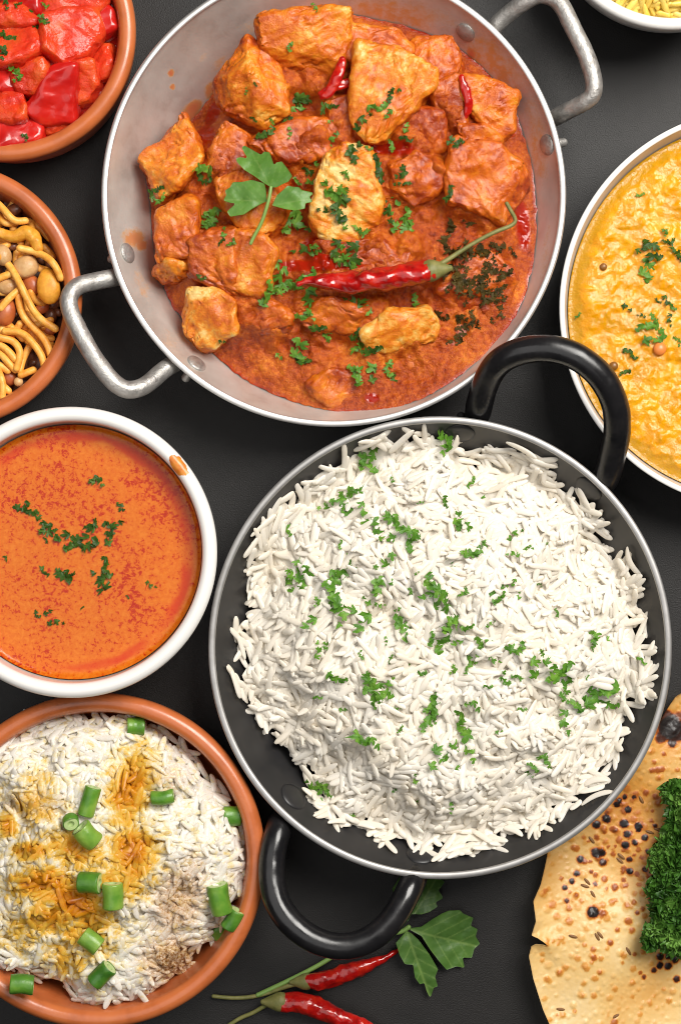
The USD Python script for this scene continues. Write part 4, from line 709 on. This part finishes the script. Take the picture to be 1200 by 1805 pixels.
for a_, b_, s in ((12, 9, 20), (33, 8, 12), (55, 20, 18), (75, 34, 16), (66, 48, 20), (82, 36, 10), (16, 63, 24), (5, 88, 22), (24, 125, 24), (34, 133, 18), (80, 8, 12), (45, 240, 12), (18, 119, 16)):
    scrap('parsley_scrap', tomT, a_, b_, s, 'parsley_wet' if rng.random() < .5 else 'parsley_chopped', 'bit of chopped parsley on the chopped tomato', 'parsley on the tomato', rng)

# noodle snack
def Nz(x, y): return x / 4.011, 290 + y / 4.011
a = np.linspace(0, 2 * np.pi, 90, endpoint=False); r5 = R5 - 0.0074
rng = np.random.default_rng(31); crumbs = [sheet(np.c_[C5[0] + r5 * np.cos(a), C5[1] + r5 * np.sin(a)], 0.002, lambda x, y: 0.0245 + fbm2(x, y, 150, 3, 4) * 0.007)]
for _ in range(230):
    x, y = rng.uniform(-70, 130), rng.uniform(315, 725)
    p = W(x, y, 0.027)
    if np.hypot(p[0] - C5[0], p[1] - C5[1]) < r5 - 0.003: crumbs.append(ball(p + [0, 0, rng.uniform(-.002, .002)], np.array([1.5, 1.1, 1]) * rng.uniform(.0012, .0026), 1, .25, seed=_, rot=rng.uniform(0, 3)))
put('snack_crumbs', join(crumbs), 'brown_crumb', label='brown spicy crumbs at the bottom of the noodle snack', cat='crumbs', kind='stuff')
NOOD = [([(-30, 640), (45, 690), (150, 860), (230, 1020), (300, 1100), (392, 1160)], 42), ([(128, 925), (160, 1060), (250, 1165), (330, 1265), (368, 1400)], 39), ([(35, 1178), (150, 1190), (230, 1260), (290, 1345), (318, 1450)], 41), ([(140, 590), (260, 620), (370, 690), (430, 800)], 42),
 ([(-60, 240), (0, 290), (60, 355), (110, 395), (178, 395)], 40), ([(-60, 300), (-10, 360), (40, 410), (110, 412)], 38), ([(-50, 600), (0, 590), (55, 562)], 38), ([(-60, 830), (0, 800), (75, 770)], 40), ([(5, 1015), (60, 950), (132, 885)], 41),
 ([(-60, 1200), (0, 1222), (85, 1245), (138, 1320), (118, 1440)], 40), ([(-60, 1240), (0, 1275), (60, 1320), (105, 1375)], 39), ([(-60, 1310), (0, 1335), (60, 1400), (108, 1450)], 38), ([(205, 1290), (165, 1370), (140, 1455)], 37), ([(150, 1488), (190, 1470), (235, 1452)], 37),
 ([(-20, 1440), (5, 1500), (20, 1560), (15, 1640)], 38), ([(190, 1055), (240, 1110), (300, 1150)], 36), ([(-60, 1400), (0, 1420), (55, 1455)], 37), ([(-60, 1010), (0, 1090), (60, 1130)], 37), ([(60, 1130), (110, 1180), (160, 1230)], 36), ([(-60, 520), (20, 520), (60, 540)], 37), ([(200, 400), (270, 440), (350, 520)], 35), ([(300, 1180), (340, 1230), (370, 1290)], 34), ([(-60, 1520), (-10, 1540), (60, 1600)], 36), ([(310, 580), (350, 620), (372, 650)], 35), ([(220, 1180), (280, 1260), (330, 1330)], 35), ([(-60, 860), (0, 900), (60, 900)], 36), ([(60, 760), (110, 830), (130, 900)], 36)]
rg = np.random.default_rng(71)
for _ in range(34):
    x, y, th, cv, L = rg.uniform(-60, 400), rg.uniform(300, 1640), rg.uniform(0, 6.3), rg.normal(0, .5), rg.uniform(110, 230)
    if np.hypot(x / 4.011 + 92, (290 + y / 4.011) - 519) > 178: continue
    NOOD.append(([(x + math.cos(th + cv * u) * L * u, y + math.sin(th + cv * u) * L * u) for u in (-.5, -.2, .2, .5)], rg.uniform(33.5, 36.5)))
NL = {0: 'longest fried noodle crossing the peanut and almond shaped piece', 1: 'long fried noodle ending nearest the terracotta rim', 2: 'long fried noodle curving beside the one nearest the rim', 3: 'arched fried noodle over the almond shaped piece', 9: 'hooked fried noodle bending downwards near the bowl bottom'}
rng = np.random.default_rng(13)
for i, (o, z) in enumerate(NOOD):
    P = spline([W(*Nz(x, y), z / 1000 - 0.003 + rng.normal(0, .0007)) for x, y in o], 30); v, f = tube(P, 0.00146 * (1 + 0.10 * (fbm(P * 300, 2, i)[:] - .5)), 12)
    put('fried_noodle', (v, f), 'fried_noodle', label=NL.get(i, 'fried noodle lying deep among the brown crumbs' if i > 26 else 'fried noodle in the tangle below the reddish peanut' if o[0][1] > 1100 else 'fried noodle among the nuts above the lower tangle'), cat='fried noodle', group=None if i in NL else 'fried noodles lying deep' if i > 26 else 'fried noodles of the lower tangle' if o[0][1] > 1100 else 'fried noodles among the nuts')
for nm, x, y, z, rad, ro, mt, lab in (('peanut', 182, 722, .0345, (.0054, .0047, .0042), .4, 'peanut', 'pale roasted peanut beside the almond shaped piece'), ('fried_lentil_puff', 345, 862, .0360, (.0047, .0072, .0032), .12, 'fried_shell', 'smooth orange almond shaped fried piece'),
    ('peanut', 22, 640, .0365, (.0034, .0042, .0035), .3, 'peanut', 'pale split peanut at the photo edge above the longest noodle'), ('raisin', 90, 578, .034, (.0021, .0017, .0015), .2, 'brown_crumb', 'dark brown raisin below the thick yellow twist'), ('raisin', 100, 318, .033, (.0034, .0024, .0018), .4, 'brown_crumb', 'dark glossy raisin near the top of the snack bowl'),
    ('red_peanut', 35, 1045, .0350, (.0044, .0058, .0040), -.3, 'red_nut', 'reddish brown skinned peanut at the photo edge'), ('chickpea', 130, 1535, .0335, (.0019, .0019, .0018), 0, 'peanut', 'tiny pale chickpea near the lower rim of the snack bowl'), ('peanut', 55, 862, .0345, (.0042, .0030, .0028), .1, 'peanut', 'brownish peanut below the pale noodle end'),
    ('red_peanut', 225, 850, .0325, (.0036, .0044, .0030), .5, 'red_nut', 'brown nut under the almond shaped piece'), ('peanut', 350, 1165, .031, (.0034, .0026, .0022), .5, 'red_nut', 'brown nut under the ends of the long noodles'), ('red_peanut', 300, 1010, .030, (.003, .0024, .002), .5, 'red_nut', 'small brown nut tucked below the almond shaped piece'), ('peanut', 60, 1500, .031, (.003, .0035, .002), .5, 'red_nut', 'brown nut low in the snack bowl')):
    put(nm, ball(W(*Nz(x, y), z), rad, 3, .10, 200, seed=x, rot=ro), mt, label=lab, cat=nm.replace('_', ' '))
P = spline([W(*Nz(x, y), .0375) for x, y in ((-50, 470), (20, 490), (110, 505), (190, 480), (240, 520), (268, 590))], 40); v, f = tube(P, .0021 * (1 + .5 * np.exp(-((np.arange(40) - 26) / 8.) ** 2)), 16)
v = v + ((fbm(v * 300, 3, 1) - .5) * .0012)[:, None]; put('fried_twist', (v, f), 'fried_shell', label='thick yellow fried twist above the pale peanut', cat='fried twist')

# spiced rice in terracotta
RICE2 = [(-60, 1330), (10, 1290), (80, 1262), (150, 1268), (230, 1262), (290, 1300), (345, 1345), (390, 1395), (425, 1450), (436, 1520), (428, 1580), (400, 1625), (375, 1650), (370, 1672), (335, 1688), (325, 1712), (285, 1745), (265, 1770), (205, 1788), (130, 1778), (100, 1740), (60, 1735), (10, 1720), (-60, 1700)]
rp2 = WP(RICE2, 0.038); rb2 = Boundary(rp2); ar2 = Polygon(rp2).buffer(0)
def rice2_z(x, y):
    d = np.maximum(rb2(x, y), 0); t = 1 - (1 - np.clip(d / 0.05, 0, 1)) ** 2.4
    return 0.027 + 0.007 * np.clip(d / .006, 0, 1) + 0.014 * t + np.clip(d / 0.008, 0, 1) * (fbm2(x, y, 60, 3, 41) * 0.016 + fbm2(x, y, 160, 2, 42) * 0.0055)
rng = np.random.default_rng(78); G2 = grains(2900, ar2, rice2_z, rng, length=(0.0042, 0.0068), rad=(0.00102, 0.00138), tilt=0.25, sink=(-0.0018, 0.0011)); N2 = GRAIN_N
bed2 = sheet(np.array(ar2.buffer(-0.003).exterior.coords)[:-1], 0.0010, lambda x, y: rice2_z(x, y) - 0.0011 + fbm2(x, y, 330, 2, 45) * 0.0022)
def stain(v):
    f = CAM_H / (CAM_H - v[:, 2]); px = v[:, 0] * f / S0 + 600; py = 902.5 - v[:, 1] * f / S0
    def blob(a, b, rx, ry, ro=0, e=1.05):
        c, s = math.cos(math.radians(ro)), math.sin(math.radians(ro)); dx, dy = px - a, py - b
        return np.exp(-(((c * dx + s * dy) / rx) ** 2 + ((-s * dx + c * dy) / ry) ** 2) ** e)
    t = np.zeros(len(v)); s = np.zeros(len(v))
    for b in ((230, 1390, 34, 70, 15, .62), (235, 1505, 42, 50, 0, .66), (135, 1500, 60, 30, 20, .55), (75, 1560, 60, 34, 0, .62), (90, 1620, 50, 30, 0, .5), (130, 1590, 62, 30, 25, .75), (210, 1560, 50, 30, 0, .5), (15, 1455, 18, 20, 0, .65), (60, 1420, 50, 40, 0, .28), (150, 1650, 60, 40, 0, .38), (55, 1500, 40, 20, 0, .55), (120, 1690, 50, 40, 0, .3), (70, 1380, 30, 20, 0, .25), (35, 1640, 40, 40, 0, .3), (165, 1620, 40, 40, 0, .45)): t = np.maximum(t, b[5] * blob(*b[:5]))
    for b in ((315, 1590, 50, 70, 20, .78), (305, 1695, 60, 50, 0, .95), (340, 1560, 30, 70, 0, .5), (300, 1375, 40, 30, 0, .42), (60, 1420, 55, 32, 0, .5)): s = np.maximum(s, b[5] * blob(*b[:5], e=1.5))
    return {'turmeric': t * (1 + .5 * (fbm(v * 90, 3, 5) - .5)), 'spice': s}
rice('white rice stained with yellow turmeric and brown spice in a terracotta bowl', G2, bed2, 'spiced_rice', stain, N=N2)
rice2T = Target([bed2, (G2.reshape(-1, 3), (GF[None] + (np.arange(len(G2)) * G2.shape[1])[:, None, None]).reshape(-1, 3))])
ON = [((164, 1390), (151, 1436), 17, 'tall spring onion tube topmost of the touching trio'), ((118, 1440), (130, 1452), 15, 'small spring onion ring lying end up in the touching trio'), ((143, 1460), (166, 1484), 18, 'stubby spring onion tube lowest of the touching trio'), ((269, 1407), (304, 1403), 14, 'pointed dark green spring onion slice alone near the brown spice'), ((396, 1440), (422, 1439), 18, 'dark spring onion piece nearest the terracotta rim beside bare white rice'), ((142, 1556), (174, 1558), 18, 'dark spring onion piece sunk in the deepest turmeric'),
 ((198, 1560), (199, 1600), 17, 'pale upright spring onion tube beside the turmeric patch'), ((383, 1562), (392, 1608), 18, 'long pale spring onion tube uppermost of the trio at the rim'), ((418, 1607), (402, 1635), 16, 'middle spring onion piece of the trio at the rim'), ((382, 1636), (400, 1662), 16, 'cut spring onion piece lowest of the trio at the rim'), ((147, 1650), (173, 1670), 18, 'spring onion piece standing between two turmeric patches'), ((167, 1732), (192, 1707), 18, 'spring onion piece near the lower edge of the spiced rice'), ((20, 1736), (57, 1738), 18, 'dark spring onion piece resting on the terracotta rim'), ((226, 1281), (252, 1281), 17, 'light spring onion piece at the upper rim of the terracotta rice bowl')]
for i, (p0, p1, r, lab) in enumerate(ON):
    rr = np.random.default_rng(200 + i); h, n = rice2T((p0[0] + p1[0]) / 2, (p0[1] + p1[1]) / 2)
    zz = (h[2] if h is not None else 0.040) + r * k(.045) * 0.62
    if i == 12: zz = 0.050
    A_, B_ = W(*p0, zz + rr.normal(0, .0008)), W(*p1, zz + rr.normal(0, .0008)); d = B_ - A_; L = np.linalg.norm(d)
    if i == 1: A_, B_ = W(125, 1447, zz - .001), W(125, 1447, zz - .001) + np.array([.0004, -.0008, .0028])
    R = r * k(.045) * rr.uniform(.86, 1.08); t = thing('spring_onion', lab, 'spring onion', group='spring onion pieces')
    mid = (A_ + B_) / 2 + rr.normal(0, .0004, 3); ax = spline([A_, mid, B_], 14); hollow = R * 0.45
    # outer skin closed at both ends by a rounded edge, with flesh and a hole inside
    u_ = np.r_[np.full(3, 0), np.arange(14), np.full(3, 13)].astype(int); dd = (B_ - A_) / np.linalg.norm(B_ - A_)
    P = ax[u_] + np.outer(np.r_[[-.0005, -.00045, -.0002], np.zeros(14), [.0002, .00045, .0005]], dd); rad = np.r_[[.86, .93, .98], np.ones(14), [.98, .93, .86]] * R
    sv_, sf_ = tube(P, rad, 24, cap=False, squash=rr.uniform(.86, 1)); nn = 24 * len(P)
    sf_ = sf_[(sf_ < nn).all(1)]; put('skin', (sv_[:nn], sf_), 'onion_skin', t)
    for end, sg in ((0, 0), (len(P) - 1, 1)):
        ringo = sv_[end * 24:(end + 1) * 24]; c = ringo.mean(0); ringi = c + (ringo - c) * .5; inn = dd * (1 if sg == 0 else -1)
        V = np.vstack([ringo, ringi, c + (ringi - c) * .9 + inn * .0014, [c + inn * .0016]]); j = np.arange(24); j2 = (j + 1) % 24
        F = np.vstack([np.c_[j, j2, 24 + j2], np.c_[j, 24 + j2, 24 + j], np.c_[24 + j, 24 + j2, 48 + j2], np.c_[24 + j, 48 + j2, 48 + j], np.c_[48 + j, 48 + j2, np.full(24, 72)]])
        put('cut_end', (V, F), 'onion_flesh', t, smooth=30)

# ------------------------------------------------------------------ dal dish
ZD = 0.040; C7 = W(1339, 543, ZD); R7 = 350 * k(ZD)
prof = curve2([(0, .006), (R7 * .6, .006), (R7 - .012, .012), (R7 - .004, .028), (R7 - .0012, ZD)], 30) + curve2([(R7, ZD), (R7 - .002, .028), (R7 - .010, .010), (R7 * .6, .002), (0, .002)], 24)
dt = thing('dal_dish', 'wide pale metal dish of yellow lentil dal', 'dish', loc=(C7[0], C7[1], 0))
b7 = lathe(prof, C7); put('body', b7, 'dish_enamel', dt, smooth=40); put('rim', torus(C7, R7 - .0003, .0011, ZD), 'white_glaze', dt)
r7 = R7 - 0.0036
def dal_z(x, y):
    r = np.hypot(x - C7[0], y - C7[1]); t = smooth01((r7 - r) / .008)
    return 0.0305 + .0008 * np.exp(-(r7 - r) / .001) + t * (.0025 + fbm2(x, y, 60, 3, 51) * .005 + fbm2(x, y, 200, 3, 52) * .0018 + np.maximum(fbm2(x, y, 520, 2, 53), -.05) * .0026)
a = np.linspace(0, 2 * np.pi, 240, endpoint=False); pc = Polygon(np.c_[C7[0] + r7 * np.cos(a), C7[1] + r7 * np.sin(a)])
v7, f7 = sheet(np.array(pc.exterior.coords)[:-1], .0009, dal_z); r_ = np.hypot(v7[:, 0] - C7[0], v7[:, 1] - C7[1])
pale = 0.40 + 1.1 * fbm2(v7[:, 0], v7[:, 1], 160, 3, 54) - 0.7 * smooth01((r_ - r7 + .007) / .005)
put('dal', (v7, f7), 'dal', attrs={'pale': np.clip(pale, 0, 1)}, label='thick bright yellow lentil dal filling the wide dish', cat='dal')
dalT = Target([(v7, f7)]); rng = np.random.default_rng(14)
for a_, b_, s in ((1147, 440, 34), (1135, 438, 22), (1140, 478, 32), (1128, 342, 12), (1105, 543, 20), (1175, 534, 20), (1184, 540, 14), (1178, 565, 18), (1138, 577, 30), (1153, 566, 22), (1150, 600, 32), (1165, 592, 22), (1110, 624, 20), (1100, 657, 16), (1195, 600, 16), (1177, 425, 18), (1172, 408, 12), (1195, 445, 26), (1018, 555, 10), (1130, 555, 12), (1160, 530, 10)):
    scrap('parsley_scrap', dalT, a_, b_, s, 'parsley_chopped' if rng.random() < .6 else 'parsley_wet', 'bit of chopped parsley on the yellow dal', 'parsley on the dal', rng, up=.7)
for a_, b_, r, mt, lab in ((1063, 470, .0015, 'brown_lentil', 'brown lentil sunk in the dal near its pale rim'), (1081, 645, .0018, 'brown_lentil', 'brown lentil on the dal inside the curve of the black handle'), (1162, 615, .0026, 'red_lentil', 'round pink orange lentil on the dal beside parsley')):
    p, n = dalT(a_, b_); put('lentil', ball(p + [0, 0, r * .35], (r, r, r * .7), 3, .03), mt, label=lab, cat='lentil')

# ------------------------------------------------------------------ corner bowl with yellow rice
ZB = 0.050; C8 = W(1186, -172, ZB); R8 = 222 * k(ZB)
put('side_bowl', lathe(bowl(C8, R8, ZB, .0024, .004, R8 * .7, .006), C8), 'white_glaze', label='white bowl cut off at the top corner of the photo', cat='bowl')
ar8 = Polygon([(C8[0] + (R8 - .0055) * math.cos(t), C8[1] + (R8 - .0055) * math.sin(t)) for t in np.linspace(0, 6.28, 60)]); rb8 = Boundary(np.array(ar8.exterior.coords)[:-1])
z8 = lambda x, y: .038 + .012 * (1 - (1 - np.clip(rb8(x, y) / .03, 0, 1)) ** 2) + fbm2(x, y, 150, 2, 3) * .004
sub8 = ar8
G8 = grains(1300, sub8, z8, np.random.default_rng(9)); bed8 = sheet(np.array(ar8.exterior.coords)[:-1], .003, lambda x, y: z8(x, y) - .002)
rice('yellow rice in the white bowl at the photo corner', G8, bed8, 'yellow_rice', nsep=40, name='yellow_rice')

# ------------------------------------------------------------------ poppadom
PO = [(1310, 1198), (1215, 1213), (1190, 1228), (1168, 1262), (1120, 1330), (1050, 1400), (1000, 1445), (968, 1490), (962, 1520), (952, 1558), (938, 1586), (942, 1620), (934, 1644), (946, 1650), (957, 1658), (964, 1664), (955, 1662), (943, 1660), (934, 1664), (930, 1682), (938, 1722), (955, 1776), (972, 1815), (995, 1860), (1100, 1935), (1230, 1975), (1370, 1970), (1500, 1910), (1600, 1810), (1655, 1680), (1660, 1540), (1615, 1400), (1530, 1290), (1420, 1220)]
zp0 = 0.010
CHAR = [(1003, 207, 17, 1), (940, 190, 16, 1), (905, 213, 15, 1), (1017, 158, 13, 1), (1003, 112, 10, 1), (1035, 112, 8, .9), (1052, 216, 14, 1), (1052, 228, 10, 1), (1075, 257, 13, 1), (1040, 273, 12, 1), (1007, 283, 15, 1), (1012, 245, 13, 1), (905, 313, 19, 1), (924, 313, 15, 1), (848, 335, 13, .95), (928, 348, 14, .85), (965, 318, 11, .6), (1023, 335, 12, .9), (1023, 378, 13, 1), (835, 385, 11, 1), (817, 411, 10, 1), (792, 432, 10, 1), (887, 380, 9, .7), (1075, 370, 10, .9), (890, 516, 22, 1), (798, 477, 10, .8), (1048, 520, 9, .7), (1085, 305, 10, 1), (885, 345, 8, .6), (975, 140, 11, 1), (985, 125, 8, 1), (963, 228, 12, .62), (907, 258, 12, .62), (1015, 550, 14, .55), (748, 490, 16, .42), (805, 548, 16, .42), (900, 422, 9, .75), (1097, 440, 12, 1), (1098, 480, 12, 1), (1130, 680, 14, 1), (1160, 680, 12, 1), (1185, 692, 14, 1), (1130, 712, 12, 1), (1108, 728, 11, .9), (1160, 716, 14, 1), (1072, 752, 10, .75), (1192, 763, 12, .9), (835, 297, 14, .5), (780, 402, 9, .55), (860, 258, 9, .5), (933, 240, 8, .55), (880, 272, 8, .5), (1063, 328, 8, .6), (1000, 380, 9, .6), (760, 530, 16, .38), (865, 575, 12, .35), (833, 675, 14, .38), (895, 748, 13, .38), (855, 765, 12, .36), (1035, 485, 11, .5), (957, 485, 13, .4), (1040, 455, 11, .4), (1055, 425, 9, .5), (832, 458, 8, .6), (850, 480, 11, .42), (732, 435, 11, .36), (775, 607, 14, .36), (1035, 770, 9, .4), (1165, 840, 12, .4), (1060, 885, 12, .36), (1110, 215, 9, .9), (1130, 230, 9, .8), (1110, 640, 10, .7), (1080, 645, 9, .6), (1060, 735, 8, .6), (1000, 305, 8, .6)]
rng = np.random.default_rng(44)
CHAR = [(600 + a_ / 2, 1350 + b_ / 2, r / 2, c) for a_, b_, r, c in CHAR] + [(1172, 1265, 15, .8), (1180, 1282, 24, 1), (1195, 1288, 20, .95), (1165, 1300, 12, .8), (1184, 1310, 9, .9), (1158, 1285, 10, .6), (1200, 1270, 16, .7)]
bumps = [(W(a_, b_, zp0), r * k(zp0), r * k(zp0) * (.24 if b_ > 1330 else .10), c) for a_, b_, r, c in CHAR]
pts = []
tries = 0; arr = np.zeros((2600, 3)); npt = 0
while npt < 2600 and tries < 14000:
    tries += 1; q = rng.uniform([925, 1195], [1660, 1975]); r = rng.uniform(3.0, 5.6) if rng.random() < .85 else rng.uniform(6, 8.5)
    if ((arr[:npt, 0] - q[0]) ** 2 + (arr[:npt, 1] - q[1]) ** 2 > (r + arr[:npt, 2]) ** 2).all(): arr[npt] = (q[0], q[1], r); npt += 1
pts = [tuple(q) for q in arr[:npt]]
for _ in range(330):
    q = np.array([rng.normal(1120, 75), rng.normal(1480, 110)]) if _ < 170 else rng.uniform([940, 1560], [1200, 1800]) if _ < 230 else rng.uniform([1225, 1230], [1630, 1900])
    if q[1] > 1320 or _ >= 230: r = rng.uniform(3.5, 7.5); bumps.append((W(q[0], q[1], zp0), r * k(zp0), r * k(zp0) * .30, rng.uniform(.36, .66) if _ < 170 else rng.uniform(.30, .42)))
for a_, b_, r in pts: bumps.append((W(a_, b_, zp0), r * k(zp0), r * k(zp0) * rng.uniform(.18, .36), 0.10 if r > 6 else rng.choice([0, 0, .06])))
pp = WP(PO, zp0); bp = Boundary(pp)
def pop_z(x, y):
    z = zp0 + 0.003 * np.sin(x * 70 + 1) * np.sin(y * 55) + fbm2(x, y, 30, 2, 61) * .012 + fbm2(x, y, 500, 2, 62) * .0003
    d = bp(x, y); z = z + .0035 * np.exp(-np.maximum(d, 0) / .006) * (0.4 + 1.6 * (fbm2(x, y, 60, 2, 63) + .4))
    g = cKDTree(np.stack([x, y], 1))
    for c, r, h, _ in bumps:
        i = g.query_ball_point(c[:2], r * 1.6)
        if i:
            i = np.array(i); e = np.hypot(x[i] - c[0], y[i] - c[1]) / r; z[i] += h * np.maximum(1 - e ** 2, 0) ** .75 - .12 * h * np.exp(-((e - 1.1) / .2) ** 2)
    return z
pv, pf = sheet(pp, .00065, pop_z, thick=.0007)
char = 0.12 + .5 * fbm2(pv[:, 0], pv[:, 1], 35, 3, 64)
pxx, pyy = pv[:, 0] / k(zp0) + 600, 902.5 - pv[:, 1] / k(zp0)
char = char + .24 * np.exp(-(((pxx - 1110) / 75) ** 2 + ((pyy - 1480) / 110) ** 2)) + .2 * np.exp(-(((pxx - 1185) / 40) ** 2 + ((pyy - 1290) / 40) ** 2)) + .14 * np.exp(-(((pxx - 1160) / 50) ** 2 + ((pyy - 1690) / 80) ** 2)) - .06 * (pyy > 1600)
char = np.clip(char + .03, 0.0, .37); kt = cKDTree(pv[:, :2])
for c, r, h, s in bumps:
    if s <= 0: continue
    i = kt.query_ball_point(c[:2], r * 1.9)
    if i:
        i = np.array(i); e = np.hypot(pv[i, 0] - c[0], pv[i, 1] - c[1]) / r
        if s > .3: e = e + .5 * fbm2(pv[i, 0], pv[i, 1], 420, 2, 71); char[i] = np.maximum(char[i], s * smooth01((1.22 - e) / .5)); char[i] = np.maximum(char[i], .42 * s * smooth01((1.8 - e) / .8))
        else: char[i] += s * smooth01((1.15 - e) / .5)
pop = thing('poppadom', 'crisp blistered poppadom with burnt black blisters beside the black pan', 'poppadom')
put('wafer', (pv, pf), 'poppadom', pop, attrs={'char': char}); popT = Target([(pv, pf)])
for a_, b_, ro in ((870, 410, 50), (862, 425, 20), (890, 455, 60), (820, 603, 15), (905, 605, 60), (915, 598, 50), (775, 860, 5), (968, 885, -30), (1015, 655, 60), (990, 320, 40), (1090, 235, 20), (1120, 225, 10), (1060, 120, 60), (885, 262, 50), (985, 335, 40)):
    p, n = popT(600 + a_ / 2, 1350 + b_ / 2)
    if p is not None: put('cumin_seed', ball(p + [0, 0, .0001], (.0020, .00065, .0005), 2, .1, rot=math.radians(-ro)), 'cumin', pop)

# curly parsley on the poppadom
cp = thing('curly_parsley', 'bunch of dark green curly parsley lying on the poppadom', 'parsley')
rng = np.random.default_rng(66); fr = []
lob = [(1190, 1400, 24, 26), (1195, 1440, 20, 24), (1180, 1495, 30, 28), (1165, 1520, 20, 24), (1195, 1530, 30, 32), (1180, 1565, 34, 32), (1168, 1600, 28, 28), (1195, 1610, 32, 34), (1165, 1640, 26, 24), (1190, 1660, 28, 26), (1215, 1580, 34, 36), (1215, 1480, 34, 32), (1215, 1650, 30, 30), (1212, 1400, 24, 28), (1195, 1470, 26, 26), (1150, 1655, 14, 18), (1155, 1570, 14, 24)]
def frill(c, nrm, size, rng, n=44):
    th = np.linspace(0, 2 * np.pi, n, endpoint=False); kf = rng.integers(7, 11); V = [[0, 0, -.1]]
    for f in (.3, .6, .85, 1.0):
        r = .5 * f * (1 + .22 * f * np.cos(3 * th + rng.uniform(0, 6))); z = f ** 2 * (.24 * np.sin(kf * th + rng.uniform(0, .6)) + .12 * np.sin((2 * kf + 1) * th)) + .1 * rng.normal(0, .3, n) * f
        V += np.c_[np.cos(th) * r, np.sin(th) * r, z].tolist()
    V = np.array(V) * size; j = np.arange(n); j2 = (j + 1) % n; F = [np.c_[np.zeros(n, int), 1 + j, 1 + j2]]
    for a_ in range(3): F += [np.c_[1 + a_ * n + j, 1 + (a_ + 1) * n + j, 1 + (a_ + 1) * n + j2], np.c_[1 + a_ * n + j, 1 + (a_ + 1) * n + j2, 1 + a_ * n + j2]]
    return V @ rot_to(nrm, rng.uniform(0, 6)).T + c, np.vstack(F)
for x, y, r, h in lob:
    base = W(x, y, .018); 
    for q in range(int(8 + r * .4)):
        n = rng.normal(0, 1, 3); n[2] = abs(n[2]) * .9 + .15; n /= np.linalg.norm(n); rad = r * k(.02)
        fr.append(frill(base + n * rad * np.array([.8, .8, .75]) * rng.uniform(.6, 1), n + rng.normal(0, .35, 3), rng.uniform(.0055, .0088), rng))
put('foliage', join(fr), 'parsley_curly', cp)
put('stem', tube(spline([W(1180, 1600, .016), W(1210, 1560, .016), W(1260, 1540, .014)], 20), .0012, 10), 'parsley_stem', cp)
